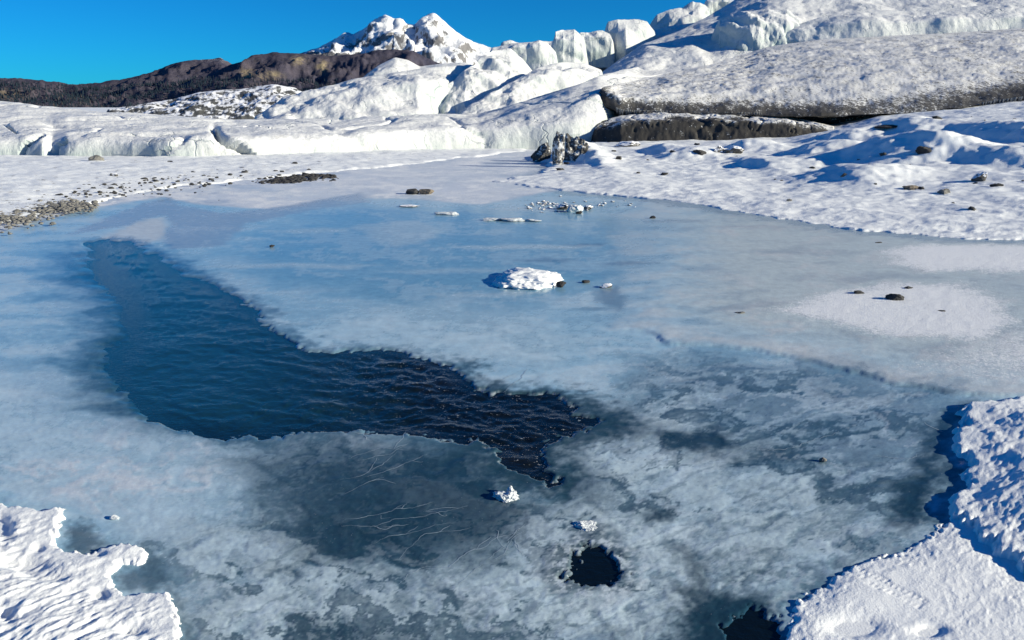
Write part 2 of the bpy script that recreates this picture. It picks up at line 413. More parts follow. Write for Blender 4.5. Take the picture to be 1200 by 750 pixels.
# thin clear spots showing dark water, plus painted shade beside the right bank
for poly, k, s in (([(790, 690), (850, 688), (905, 700), (912, 760), (900, 820), (800, 790)], .97, 24), ([(745, 598), (785, 592), (790, 606), (765, 612)], .9, 14),
                ([(770, 510), (850, 505), (862, 525), (790, 528)], .9, 16), ([(690, 492), (740, 485), (745, 510), (690, 520)], .8, 16),
                ([(1075, 560), (1085, 500), (1130, 470), (1150, 478), (1112, 520), (1120, 560), (1085, 610), (1055, 625), (1060, 580)], .93, 22),  # clear ice with the right bank's cast shadow painted in
                ([(1040, 560), (1075, 555), (1080, 600), (1050, 615)], .7, 26),
                ([(795, 640), (815, 640), (830, 690), (800, 700)], .75, 18), ([(355, 720), (480, 735), (560, 800), (330, 800)], .6, 40),
                ([(340, 590), (400, 560), (560, 525), (610, 570), (625, 610), (570, 660), (430, 660), (350, 640)], .85, 70), ([(250, 545), (330, 520), (450, 515), (540, 520), (560, 545), (420, 570), (300, 580)], .6, 50), ([(650, 530), (690, 520), (720, 560), (700, 600), (660, 590)], .6, 40), ([(700, 480), (790, 500), (870, 520), (960, 535), (940, 545), (830, 535), (720, 510)], .6, 40),
                ([(640, 660), (665, 640), (680, 615), (720, 625), (745, 650), (738, 690), (690, 700), (655, 690)], .7, 22),
                ([(70, 625), (75, 640), (80, 655), (130, 650), (130, 640), (85, 610)], .7, 14), ([(130, 680), (180, 640), (200, 690), (230, 760), (210, 760), (190, 690)], .6, 16)):
    lay(pmask(poly, s, 46, 24) * k * sstep(-.55, -.05, .35 - mott), (.010, .038, .060), .09, 0)
lay(pmask([(700, 355), (690, 340), (720, 335), (735, 350), (720, 365)], 10, 26, 10) * .6, (.08, .15, .22), .15)
for a, b, wd, k in ((640, 305, 40, .5), (690, 287, 26, .6), (735, 310, 34, .5), (790, 260, 40, .35), (690, 362, 20, .5), (870, 432, 60, .3), (830, 448, 70, .3)):
    lay(pmask([(a - wd, b), (a, b - 2.5), (a + wd, b - 1), (a + wd * .6, b + 1.5), (a - wd * .5, b + 2)], 8, 14, 10) * k, (.07, .13, .20), .15)
for a, b, wd, k in ((370, 270, 50, .4), (620, 290, 90, .5), (560, 345, 60, .4), (330, 312, 120, .45), (520, 318, 70, .3), (470, 232, 60, .4), (60, 330, 80, .4), (90, 460, 110, .4), (620, 245, 50, .5)):
    lay(pmask([(a - wd, b), (a, b - 3), (a + wd, b - 2), (a + wd * .6, b + 2), (a - wd * .5, b + 3)], 10, 20, 12) * k, (.48, .58, .64), .4)

# wet dark line where the ice meets the snow field
sr_ = sdf(L0 + wn * 26, lpoly([(575, 214), (600, 207), (636, 202), (640, 186), (700, 172), (700, 132), (1900, 132), (1900, 310), (1500, 292), (1200, 284), (1100, 280), (1000, 272), (930, 262), (860, 250), (780, 236), (700, 228), (640, 221)]))
lay(sstep(30, 4, sr_ + 22 * mott + 20 * wf[:, 0]) * sstep(590, 680, ppx) * .75, (.17, .25, .31), .18, 0)
# open water
OPEN = [(104, 287), (118, 282), (146, 286), (180, 302), (202, 323), (245, 338), (290, 365), (325, 393), (365, 413), (420, 412), (470, 414), (520, 426), (534, 446), (552, 458), (600, 459), (648, 464), (672, 482), (700, 494), (682, 505), (648, 512), (632, 522), (638, 545), (640, 566), (612, 552), (585, 530), (556, 515), (510, 508), (440, 502), (340, 508), (255, 508), (195, 494), (158, 462), (146, 430), (166, 402), (166, 372), (156, 342), (128, 312)]
so_ = sdf(L0 + wn * 38 + wf * 22, lpoly(OPEN))
HOLE = [(676, 666), (684, 650), (694, 640), (705, 648), (718, 658), (724, 670), (712, 680), (698, 688), (686, 680), (672, 674)]
sh_ = sdf(L0 + wn * 26 + wf * 30, lpoly(HOLE))
HOLE2 = [(850, 735), (880, 715), (908, 725), (912, 790), (860, 790)]
sh2_ = sdf(L0 + wn * 20 + wf * 22, lpoly(HOLE2))
left_soft = sstep(330, 190, ppx - .35 * (ppy - 400)) * sstep(270, 330, ppy) * sstep(540, 470, ppy)
soft = 52 + 80 * left_soft
rim = sstep(soft, 0, so_ + 34 * wf[:, 0] + 26 * mott + 60 * streak * (.4 + .6 * left_soft)) ** 1.3
wide = sstep(180, 0, so_ + 50 * streak + 30 * wf[:, 0]) * left_soft
lay(wide * .65, (.07, .23, .36), .12, 0)
lay(rim * (.6 + .40 * left_soft), (.010, .058, .095), .06, 0)
lay(sstep(60, 4, so_ + wf[:, 0] * 30 + mott * 40) * sstep(500, 580, ppx) * .85, (.016, .046, .062), .08, 0)
lay(sstep(14, 0, sh_ + 12 * mott) * .9, (.03, .045, .05), .1, 0)
lay(sstep(3.2, 0, np.abs(so_ - 4)) * sstep(430, 560, ppx) * sstep(-.25, .2, wf[:, 1]) * .55, (.50, .54, .56), .4, .0)
lay(sstep(60, 12, sh_) * sstep(2, 16, sh_) * sstep(-.1, .25, wf[:, 1] + .6 * fin2) * .75, (.66, .71, .73), .4, .25)
col = col * (1 - near[:, None] * np.array([.02, -.04, -.08]))                     # the thin near ice is the bluest
hole = np.minimum(np.minimum(so_, sh_), sh2_)
z = .002 * mott + .002 * wf[:, 0] + .013 * ledge * sstep(690, 790, ppx) + .004 * frost * np.clip(wf[:, 1] + .2, 0, 1)
z = z + .003 * near * mott
z = z - (.016 + np.maximum(z, 0)) * sstep(9 + 40 * left_soft, -2, hole) - .30 * sstep(-2, -45, hole)
# keep the sheet under the snow further back
V = np.stack([gx, gy, z], -1)
pond = build('frozen_pond', V, gridfaces(*PX.shape, flip=True), MPOND, attrs={'col': col, 'rough': np.clip(rough, .05, 1), 'frost': frost})
tag(pond, kind='structure')

# water in the opening
wx, wy = np.meshgrid(np.arange(70, 960, 1.6), np.arange(268, 830, 1.4))
ax, ay = gp(wx.ravel(), wy.ravel()); LW = logc(ax, ay)
wp = np.stack([ax, ay], -1)
rot = np.array([[.94, .34], [-.34, .94]]); q = wp @ rot
qq = q + .12 * np.stack([fbm(P3(q, .5, 21), 3), fbm(P3(q, .5, 22), 3)], -1)
wv = .011 * fbm(P3(qq * np.array([.6, 1.25]), .22, 23), 5, .6) + .004 * (ridged(P3(qq * np.array([.7, 1.2]), .10, 24), 3) - .5) + .006 * fbm(P3(qq, .9, 29), 2)
rap = sstep(260, 520, wx.ravel() + 60 * fbm(P3(wp, .8, 27), 3)) * sstep(640, 520, wy.ravel())
wv = wv * (1 + .5 * rap) + rap * .010 * fbm(P3(qq, .10, 25), 3, .5)
keep = np.minimum(np.minimum(sdf(LW, lpoly(OPEN)), sdf(LW, lpoly(HOLE))), sdf(LW, lpoly(HOLE2))) < 60
wsh = sstep(14, -30, np.minimum(sdf(LW, lpoly(OPEN)), sdf(LW, lpoly(HOLE2)))) * 1.5
wv = wv * np.where(wy.ravel() > 600, .25, 1)
foam = np.clip(rap * (.5 + .9 * fbm(P3(qq, .45, 26), 3)), 0, 1) * sstep(250, 420, wx.ravel())
blue = sstep(540, 240, wx.ravel() + 70 * fbm(P3(wp, .8, 28), 3)) * sstep(530, 470, wy.ravel())
V = np.stack([ax, ay, -.009 + wv * wsh * .75], -1)
V, Fc, at_ = compact(V, gridfaces(*wx.shape, keep=keep, flip=True), {'foam': foam, 'blue': blue})
tag(build('stream_water', V, Fc, MWATER, attrs=at_), kind='structure')

# frost-filled cracks lying on the ice
def zoom(lst, ox, oy, k=3.0): return [(ox + x / k, oy + y / k) for x, y in lst]
C1 = [[(0, 325), (60, 325), (180, 295), (215, 275)], [(0, 355), (120, 350), (200, 325), (330, 310), (450, 275)], [(85, 420), (140, 395), (230, 375), (330, 345), (400, 335)],
      [(205, 470), (250, 415), (290, 380), (370, 370), (450, 355)], [(290, 490), (370, 495), (420, 455), (490, 430), (520, 410), (570, 385), (660, 345)], [(190, 560), (260, 510), (290, 490)],
      [(400, 580), (450, 520), (495, 485)], [(510, 470), (560, 430), (600, 380), (660, 340)], [(535, 470), (575, 450), (585, 410), (640, 365)], [(610, 380), (610, 420), (640, 460)],
      [(0, 190), (80, 170), (150, 130), (190, 90)], [(20, 235), (90, 200), (150, 180)], [(280, 300), (340, 290), (420, 285)], [(120, 350), (150, 362), (240, 340)], [(180, 295), (230, 290), (320, 265)],
      [(0, 20), (90, 25), (170, 40)], [(60, 120), (160, 100), (230, 60)], [(90, 180), (200, 140), (300, 100)], [(20, 110), (140, 75), (210, 80)]]
C2 = [[(570, 240), (620, 200), (655, 155)], [(540, 200), (600, 180), (640, 160)]]
C3 = [[(850, 345), (880, 362), (915, 380)], [(665, 462), (730, 467), (800, 475), (830, 455)], [(205, 440), (300, 440), (365, 442), (450, 410), (550, 380)]]
C4 = [(60, 565), (110, 562), (150, 556), (215, 553)]
cracks = [zoom(c, 400, 500) for c in C1] + [zoom(c, 400, 380) for c in C2] + [zoom(c, 800, 380) for c in C3]
rnd = np.random.RandomState(3)
zgrid = z.reshape(PX.shape)
def ice_z(qx, qy):
    ix = np.clip(np.searchsorted(pxs, qx), 0, len(pxs) - 1); iy = np.clip(np.searchsorted(pys, qy), 0, len(pys) - 1)
    return np.maximum(np.maximum(zgrid[iy, ix], zgrid[np.maximum(iy - 1, 0), ix]), -.005)
lst_br = []
for c in list(cracks[:19]):                       # fine side branches
    a = np.array(c)
    for k in range(1):
        t = rnd.uniform(.2, .8) * (len(a) - 1); i0 = int(t); p0 = a[i0] + (a[i0 + 1] - a[i0]) * (t - i0); dv = a[i0 + 1] - a[i0]; dv = dv / np.linalg.norm(dv)
        an = rnd.choice([-1, 1]) * rnd.uniform(.35, .7); dv = np.array([dv[0] * math.cos(an) - dv[1] * math.sin(an), (dv[0] * math.sin(an) + dv[1] * math.cos(an)) * .8])
        ln = rnd.uniform(12, 34); cracks.append([tuple(p0), tuple(p0 + dv * ln * .5 + rnd.normal(size=2) * 1.5), tuple(p0 + dv * ln)])
for ci, c in enumerate(cracks):
    a = np.array(c); x, y = gp(a[:, 0], a[:, 1]); p = np.stack([x, y], 1)
    seg = np.linalg.norm(np.diff(p, axis=0), axis=1); s = np.concatenate([[0], np.cumsum(seg)])
    n = max(8, int(s[-1] / .012)); t = np.linspace(0, s[-1], n)
    q = np.stack([np.interp(t, s, p[:, 0]), np.interp(t, s, p[:, 1])], 1)
    q += .035 * np.stack([fbm(P3(q, .10, 30 + ci), 4, .6), fbm(P3(q, .10, 60 + ci), 4, .6)], 1)
    d = np.gradient(q, axis=0); d /= np.linalg.norm(d, axis=1)[:, None] + 1e-9; nn = np.stack([-d[:, 1], d[:, 0]], 1)
    wd = (.0005 + .0012 * np.clip(perlin(P3(q, .06, 90 + ci)) + .4, 0, 1)) * np.sin(np.linspace(.1, 3.04, n)) ** .6 * np.clip(q[:, 1] / 2.8, .8, 2)
    qx, qy = pxof(np.c_[q, np.zeros(n)])
    zz = ice_z(qx, qy) + .0015
    vv = np.concatenate([np.c_[q - nn * wd[:, None], zz], np.c_[q + nn * wd[:, None], zz]])
    build('ice_crack', vv, gridfaces(2, n), MCRACK, parent=pond)
    lst_br.append((q, d))

# ------------------------------------------------------------------ snow banks by the pond
def bank(name, poly, mat, hfun, step=1.6, edge=8, warp=30, wfine=12, ragged=0.0, kind='structure', clipx=(-700, 1900), zb=-.03, extra=None):
    a = np.array(poly, float)
    x0, x1 = max(a[:, 0].min() - 25, clipx[0]), min(a[:, 0].max() + 25, clipx[1]); y0, y1 = a[:, 1].min() - 12, a[:, 1].max() + 12
    def ax(lo, hi, flo, fhi, st, co):
        parts = []
        if lo < flo: parts.append(np.arange(lo, min(flo, hi), co))
        parts.append(np.arange(max(lo, flo), min(hi, fhi), st))
        if hi > fhi: parts.append(np.arange(max(fhi, lo), hi, co))
        return np.concatenate(parts)
    BX, BY = np.meshgrid(ax(x0, x1, -15, 1215, step, 9), ax(y0, y1, 0, 800, step, 9))
    x, y = gp(BX.ravel(), BY.ravel()); Lb = logc(x, y); wpt = np.stack([x, y], -1)
    n1 = np.stack([fbm(P3(Lb, 70, 1), 4, .55), fbm(P3(Lb, 70, 2), 4, .55)], -1)
    n2 = np.stack([fbm(P3(Lb, 16, 3), 4, .6), fbm(P3(Lb, 16, 4), 4, .6)], -1)
    s = sdf(Lb + n1 * warp + n2 * wfine, lpoly(poly))
    if ragged: s = s + ragged * (fbm(P3(Lb, 9, 12), 3, .6) + .0)
    e = sstep(edge * .4, -edge, s)
    hz = hfun(wpt, Lb, s, BX.ravel(), BY.ravel())
    zz = zb * (1 - e) + e * hz
    keepv = s < edge * 1.2
    Fq = gridfaces(*BX.shape, keep=keepv, flip=True)
    V, Fq, at2 = compact(np.stack([x, y, zz], -1), Fq, {})
    return tag(build(name, V, Fq, mat), kind=kind)

def h_left(p, L, s, px, py):
    d = np.clip(-s / 160, 0, 1)
    h = .020 + .028 * sstep(0, 1, d)
    h = h + .018 * fbm(P3(p, .35, 41), 4, .5)
    r = p @ np.array([[.80, .6], [-.6, .80]])
    rip = ridged(P3(r * np.array([2.0, .8]), .12, 42), 3, .5)
    h = h + .014 * (rip - .5) * sstep(.02, .5, d) + .005 * fbm(P3(p, .04, 43), 4, .6)
    for cx, cy, rx, ry, dp in ((30, 668, 34, 10, .030), (52, 682, 30, 8, .022), (2, 622, 14, 16, .03), (118, 700, 10, 6, .03), (155, 745, 20, 6, .02), (45, 647, 8, 4, .015), (112, 652, 14, 5, .02), (8, 730, 14, 10, .02)):
        x, y = gp(cx, cy); dd = logc(np.array([x]), np.array([y]))[0]
        u = ((L[:, 0] - dd[0]) / rx) ** 2 + ((L[:, 1] - dd[1]) / (ry * 1.8)) ** 2
        h = h - dp * np.exp(-u ** 1.6 * .9)
    return np.maximum(h, .004)
bank('snow_bank', [(-600, 575), (0, 590), (30, 596), (52, 600), (78, 592), (72, 620), (66, 640), (80, 648), (118, 645), (150, 634), (180, 642), (172, 660), (140, 668), (132, 680), (150, 694), (195, 694), (214, 720), (212, 760), (190, 900), (160, 1100), (-600, 1100)], MSNOWN, h_left, 1.3, 11, 18, 12)

def h_right(p, L, s, px, py):
    d = np.clip(-s / 120, 0, 1)
    h = .038 + .055 * sstep(0, 1, d) + .026 * fbm(P3(p, .45, 51), 3, .4)
    h = h + .0012 * (ridged(P3(p, .09, 52), 3) - .5) + .0007 * fbm(P3(p, .022, 53), 3)
    return np.maximum(h, .02)
bank('snow_bank', [(1118, 478), (1150, 470), (1200, 466), (1400, 460), (1900, 500), (1900, 1000), (1420, 760), (1290, 720), (1200, 676), (1165, 655), (1125, 625), (1100, 612), (1108, 590), (1120, 572), (1112, 558), (1130, 545), (1120, 530), (1112, 512), (1128, 500)], MSNOWN, h_right, 1.3, 16, 30, 16)

_c = np.array(gp(1036, 690)); 
def boot(p):
    """pressed boot sole with lugs, 0.29 m long"""
    an = R(-38); ca, sa = math.cos(an), math.sin(an)
    d = p - _c; u = d[:, 0] * sa + d[:, 1] * ca; v = d[:, 0] * ca - d[:, 1] * sa
    hw = np.where(u > 0, .050 - .55 * np.clip(u - .06, 0, 1) ** 2 / .1, .036 + .1 * np.clip(-u - .03, 0, .06) * .8)
    ins = sstep(.006, -.006, np.abs(v) - hw) * sstep(.152, .14, np.abs(u))
    lug = np.maximum(np.sin(u / .020 * 2 * math.pi + np.sign(v) * np.abs(v) * 60), 0) * sstep(.012, .02, np.abs(v)) * sstep(.046, .036, np.abs(v))
    lip = np.exp(-((np.abs(v) - hw - .012) / .009) ** 2) * sstep(.17, .14, np.abs(u))
    return (-.003 * ins + .0024 * ins * lug + .0006 * lip) * sstep(-.35, .15, fbm(P3(p, .09, 64), 3))
def h_patch(p, L, s, px, py):
    d = np.clip(-s / 60, 0, 1)
    h = .005 + .012 * d + .010 * fbm(P3(p, .3, 61), 4)
    b = boot(p); calm = 1 - sstep(.24, .14, np.linalg.norm(p - _c, axis=1)) * .7
    r = p @ np.array([[.75, .66], [-.66, .75]])
    h = h + calm * (.002 * (ridged(P3(r * np.array([1.7, .8]), .05, 62), 3) - .5) + .0008 * fbm(P3(p, .016, 63), 3))
    h = h + b
    for cx, cy, rx, ry, dp in ((1000, 738, 34, 10, .03), (1090, 742, 16, 5, .04), (920, 728, 12, 5, .03)):
        x, y = gp(cx, cy); dd = logc(np.array([x]), np.array([y]))[0]
        h = h - dp * np.exp(-(((L[:, 0] - dd[0]) / rx) ** 2 + ((L[:, 1] - dd[1]) / (ry * 1.8)) ** 2))
    return np.maximum(h, .002)
bank('snow_patch', [(905, 760), (925, 712), (940, 690), (975, 668), (1010, 655), (1060, 640), (1090, 612), (1120, 600), (1180, 640), (1240, 690), (1330, 720), (1420, 1000), (900, 1000)], MSNOWN, h_patch, 1.2, 20, 26, 14, 14)

# ------------------------------------------------------------------ snow field and far shore (elevated ground)
def zfar(px):
    return np.interp(px, [560, 640, 700, 800, 900, 960, 1000, 1100, 1200, 1900], [.05, .20, .30, .36, .54, .90, 1.27, 1.7, 2.05, 2.6])
def field(name, colpx, yr, zf, mat, keepf=None):
    A_, Y_ = np.meshgrid(colpx, yr)
    xx = (A_ - 600) / F / CP * Y_                        # azimuth columns
    p = np.stack([xx.ravel(), Y_.ravel()], -1)
    zz = zf(p, A_.ravel(), Y_.ravel())
    V = np.stack([p[:, 0], p[:, 1], zz], -1)
    Fq = gridfaces(*A_.shape)
    ok = (zz > -.045); Fq = Fq[ok[Fq].any(1)]
    V, Fq, _ = compact(V, Fq, {})
    return tag(build(name, V, Fq, mat), kind='structure')
SHORE_R = lpoly([(575, 214), (600, 207), (636, 202), (640, 186), (700, 172), (700, 132), (1900, 132), (1900, 310), (1500, 292), (1200, 284), (1100, 280), (1000, 272), (930, 262), (860, 250), (780, 236), (700, 228), (640, 221)])
HUM = [(880, 20.5, 1.0, 1.6, .20), (930, 22.5, 1.3, 1.2, .34), (1010, 20, 1.5, 1.3, .42), (1075, 19, 1.2, 1.0, .36), (1120, 23, 1.5, 1.5, .3), (1150, 17.5, 1.0, .8, .22), (970, 17, 1.2, .8, .22),
       (1040, 25.5, 1.6, 1.4, .35), (800, 24, 1.2, 1.0, .22), (860, 26, 1.2, 1.2, .3), (760, 25.5, .9, 1.1, .25), (960, 26, 1.6, 1.0, .32), (1180, 21, 1.2, 1.2, .35), (676, 26.5, .55, 4.0, .36)]
def z_right(p, A_, Y_):
    Lb = logc(p[:, 0], p[:, 1])
    n1 = np.stack([fbm(P3(Lb, 50, 71), 4, .55), fbm(P3(Lb, 50, 72), 4, .55)], -1); n2 = fbm(P3(Lb, 12, 73), 3)
    s = sdf(Lb + n1 * 26, SHORE_R) + n2 * 5
    e = sstep(3, -9, s); t = np.clip(-s / 420, 0, 1)
    ys = np.exp(np.interp(A_, [575, 1200], [math.log(19.5), math.log(10.5)]))
    k = np.clip((Y_ - ys) / (33 - ys), 0, 1.25)
    zz = .07 * sstep(0, -90, s) + .02 + zfar(A_) * k ** 1.15
    zz = zz + .10 * fbm(P3(p, 1.6, 74), 4, .5) * sstep(0, .35, t) + .025 * fbm(P3(p, .4, 75), 3)
    pw = p + .9 * np.stack([fbm(P3(p, 1.6, 77), 4, .55), fbm(P3(p, 1.6, 78), 4, .55)], -1)
    for hx, hy, a, b, h in HUM:
        cx = (hx - 600) / F / CP * hy
        asym = np.where(pw[:, 0] < cx, 3.2, .6)
        zz = zz + 1.25 * h * np.exp(-(((pw[:, 0] - cx) / a) ** 2 * asym + ((pw[:, 1] - hy) / b) ** 2))
    zz = zz + .03 * (ridged(P3(p * np.array([.6, 1.6]), .7, 76), 3) - .5) + .014 * (ridged(P3(p * np.array([.7, 1.3]), .28, 79), 4, .6) - .5)
    return np.where(s > 6, -.1, -.06 * (1 - e) + e * np.maximum(zz, .02))
yr = np.concatenate([np.geomspace(9.0, 38, 420), np.linspace(39, 60, 8)])
field('snow_field', np.concatenate([np.arange(560, 1215, 1.6), np.arange(1215, 1900, 8)]), yr, z_right, MFIELD)
SHORE_L = lpoly([(-700, 335), (-100, 290), (0, 266), (40, 256), (100, 243), (160, 228), (230, 218), (300, 211), (380, 203), (470, 196), (540, 186), (620, 178), (640, 170), (640, 132), (-700, 132)])
def z_left(p, A_, Y_):
    Lb = logc(p[:, 0], p[:, 1])
    n1 = np.stack([fbm(P3(Lb, 50, 81), 4, .55), fbm(P3(Lb, 50, 82), 4, .55)], -1)
    s = sdf(Lb + n1 * 22, SHORE_L) + 5 * fbm(P3(Lb, 12, 83), 3)
    e = sstep(3, -14, s)
    zz = .03 + .10 * sstep(0, -200, s) + .06 * fbm(P3(p, 1.3, 84), 4, .55) + .035 * ridged(P3(p * np.array([.5, 1.4]), .5, 85), 3) - .01
    return np.where(s > 6, -.1, -.06 * (1 - e) + e * np.maximum(zz, .012))
field('snow_shore', np.concatenate([np.arange(-700, -10, 8), np.arange(-10, 660, 1.8)]), np.concatenate([np.geomspace(8.5, 36, 330), np.linspace(37, 60, 8)]), z_left, MSHORE)

# ------------------------------------------------------------------ lofted ice bodies
def loft(name, stations, mat, thick=4.0, nu=None, nv=70, amp=.25, L=2.5, flute=.12, fl=.9, crack=.0, cl=3.0, smooth=(2, 2), seed=1, base_drop=1.2, under=0.0, fine=.03, finel=.35, dirt=None, zend=-1.0, attrs=None, parent=None, ends=6, calm=.75, chis=0.0, cs=2.0, cuts=()):
    st = sorted(stations, key=lambda s: s[0])
    K = len(st[0][1])
    cols = []
    for px, prof in st:
        pts = [at(px, py, Y) for py, Y in prof]
        b = pts[0].copy(); pre = b.copy()
        if under:
            pre = b.copy(); pre[1] += under; pre[0] *= pre[1] / b[1]; pre[2] += .05
            low = pre.copy(); low[2] -= base_drop
            head = [low, pre]
        else:
            pre[2] -= base_drop; head = [pre]
        c = pts[-1]
        b1 = c.copy(); b1[1] += thick; b1[0] *= b1[1] / c[1]; b1[2] = c[2] - .30 * thick
        b2 = c.copy(); b2[1] += 1.8 * thick; b2[0] *= b2[1] / c[1]; b2[2] = min(zend, c[2] - thick)
        cols.append((px, np.array(head + pts + [b1, b2])))
    for k, sg in ((0, -1), (-1, 1)):
        px, c = cols[k]; e = c.copy(); e[:, 2] = np.minimum(e[:, 2], c[0, 2]); e[:, 0] += sg * ends / F * c[:, 1]
        e[:, 1] = np.median(c[:, 1]) * .4 + .6 * e[:, 1]
        cols.insert(0 if k == 0 else len(cols), (px + sg * ends, e))
    pxa = np.array([c[0] for c in cols]); A = np.array([c[1] for c in cols])          # stations x rows x 3
    nu = nu or int((pxa[-1] - pxa[0]) / 1.6) + 20
    uu = np.linspace(pxa[0], pxa[-1], nu)
    # profile parameter by arc length, denser on the visible part
    m = A.mean(0); d = np.linalg.norm(np.diff(m, axis=0), axis=1); d[-2:] *= .35; d[0] *= .5
    vv = np.concatenate([[0], np.cumsum(d)]); vi = np.linspace(0, vv[-1], nv)
    B = np.empty((nu, A.shape[1], 3))
    for r in range(A.shape[1]):
        for k in range(3): B[:, r, k] = np.interp(uu, pxa, A[:, r, k])
    G = np.empty((nu, nv, 3))
    for i in range(nu):
        for k in range(3): G[i, :, k] = np.interp(vi, vv, B[i, :, k])
    for _ in range(smooth[0]):
        G[1:-1] = (G[:-2] + 2 * G[1:-1] + G[2:]) / 4
    for _ in range(smooth[1]):
        G[:, 1:-1] = (G[:, :-2] + 2 * G[:, 1:-1] + G[:, 2:]) / 4
    du = np.gradient(G, axis=0); dv = np.gradient(G, axis=1); Nn = np.cross(du, dv); Nn /= np.linalg.norm(Nn, axis=2)[..., None] + 1e-9
    p = G.reshape(-1, 3); nn = Nn.reshape(-1, 3)
    ds = amp * fbm(P3(p, L, seed), 5, .52)
    if flute: ds = ds + flute * (ridged(P3(p * np.array([1, 1, .16]), fl, seed + 3), 4, .55) - .45)
    if crack:
        f = perlin(P3(p + .5 * np.stack([perlin(P3(p, cl * .3, 5))] * 3, 1), cl, seed + 7)); ds = ds - crack * np.exp(-(f / .035) ** 2)
    if chis:
        ds = ds + chis * 1.7 * chisel(p, cs * 1.25, seed + 21)
    ds = ds + fine * fbm(P3(p, finel, seed + 9), 4, .6)
    vc = vv[-3]; wv_ = vv[-1] * .07
    att = 1 - calm * np.exp(-((vi - vc) / wv_) ** 2); ds = (ds - ds.mean()) * np.tile(att, nu)
    for line, wdt, dep in cuts:                       # open cracks along a drawn line
        qx, qy = pxof(p); pl = np.array(line, float); dd = np.full(len(p), 1e9)
        for k in range(len(pl) - 1):
            e = pl[k + 1] - pl[k]; t = np.clip(((qx - pl[k, 0]) * e[0] + (qy - pl[k, 1]) * e[1]) / (e @ e), 0, 1)
            dd = np.minimum(dd, np.hypot(qx - pl[k, 0] - t * e[0], qy - pl[k, 1] - t * e[1]))
        ds = ds - dep * np.exp(-(dd / wdt) ** 2) * (p[:, 1] < 40)
    V = p + nn * ds[:, None]
    at_ = {}
    if dirt is not None:
        vfrac = np.tile(vi / vv[-1], nu)
        at_['dirt'] = dirt(np.repeat(uu, nv), vfrac, V)
    o = build(name, V, gridfaces(nu, nv), mat, parent=parent, attrs=at_)
    if chis: o.data.set_sharp_from_angle(angle=R(24))
    return o

TOE = [(-420, [(196, 24), (170, 24.4), (142, 32), (114, 46)]), (-150, [(190, 26), (166, 26.3), (140, 33), (113, 46)]), (0, [(184, 27), (164, 27.3), (146, 33), (118, 45)]), (24, [(185, 27), (160, 27.6), (145, 33), (119, 45)]), (50, [(187, 26.6), (161, 27.1), (146, 33), (123, 45)]), (62, [(187, 26.9), (167, 27.3), (148, 33), (124, 44)]),
       (78, [(189, 26.4), (163, 26.8), (149, 32), (126, 43)]), (130, [(188, 26.4), (162, 26.7), (147, 32), (131, 42)]), (200, [(190, 26), (163, 26.3), (150, 31), (134, 42)]), (245, [(188, 26.3), (160, 26.6), (149, 31), (138, 40)]),
       (270, [(186, 26.6), (163, 27.0), (150, 31), (139, 40)]), (300, [(185, 27), (162, 27.4), (150, 31), (139, 40)]), (400, [(179, 29), (157, 29.6), (146, 33), (139, 38)]), (500, [(173, 31.5), (150, 32.2), (140, 35), (135, 39)]),
       (560, [(170, 32.5), (149, 33.2), (139, 36), (133, 40)]), (620, [(167, 33), (148, 33.4), (132, 34.6), (117, 39)]), (670, [(164, 33), (144, 33.5), (123, 35), (101, 40)]), (700, [(161, 33.8), (138, 34.4), (113, 36), (88, 44)]),
       (750, [(156, 37.5), (130, 39), (105, 44), (76, 55)]), (800, [(152, 39), (128, 41), (105, 46), (72, 58)]), (950, [(148, 41), (125, 43), (100, 48), (58, 60)]), (1200, [(140, 42), (110, 44), (80, 50), (40, 62)]), (1600, [(130, 42), (100, 44), (60, 50), (20, 62)])]
tag(loft('glacier_front', TOE, MGL, 8, 1150, 120, .20, 4.0, .05, 1.3, .12, 4.6, (2, 7), 2, fine=.03, chis=.16, cs=2.4, cuts=[([(250, 150), (256, 160), (268, 168), (280, 172), (296, 186)], 3.4, .5), ([(26, 186), (30, 172), (44, 160), (50, 158)], 2, .3), ([(66, 186), (68, 172), (76, 166)], 2, .4), ([(386, 143), (394, 136), (402, 140)], 1.0, .3), ([(0, 146), (12, 150), (20, 156)], .9, .2)]), 'long low glacier front of whitish ice lying behind the frozen pond', 'glacier')
tag(loft('ice_ridge', [(298, [(142, 41), (139, 42), (137, 43)]), (340, [(142, 41), (121, 43), (112, 46)]), (380, [(141, 41), (112, 43.5), (101, 47)]), (420, [(139, 41), (105, 44), (91, 48)]), (460, [(138, 41.5), (100, 44.5), (84, 49)]), (490, [(138, 42), (97, 44.8), (80, 50)]), (497, [(137, 42.5), (99, 45), (79, 50)]), (520, [(136, 46), (97, 47), (77, 50.5)]), (540, [(133, 48), (94, 49), (76, 51)]), (556, [(128, 49), (100, 50), (80, 51.5)])], MSER, 5, None, 100, .2, 3.4, .10, 1.1, .0, 5, (2, 2), 5, fine=.03, chis=.35, cs=2.6), 'smooth white ice ridge with rippled flank climbing left of the pyramid serac', 'ice ridge')
tag(loft('ice_hump', [(424, [(100, 60), (94, 60.5), (91, 61)]), (445, [(100, 60), (85, 61), (75, 63)]), (463, [(98, 60), (78, 61.5), (66, 64)]), (478, [(96, 60), (80, 62), (69, 64)]), (492, [(95, 60), (85, 62), (77, 64)]), (515, [(95, 60), (82, 62), (74, 64)]), (545, [(95, 60), (82, 62), (72, 64)]), (565, [(95, 60), (85, 62), (79, 64)])], MSMOOTH, 5, None, 60, .2, 3, .06, 1, 0, 3, (2, 2), 6), 'small rounded white snow hump peeking over the rippled ice ridge', 'ice hump')
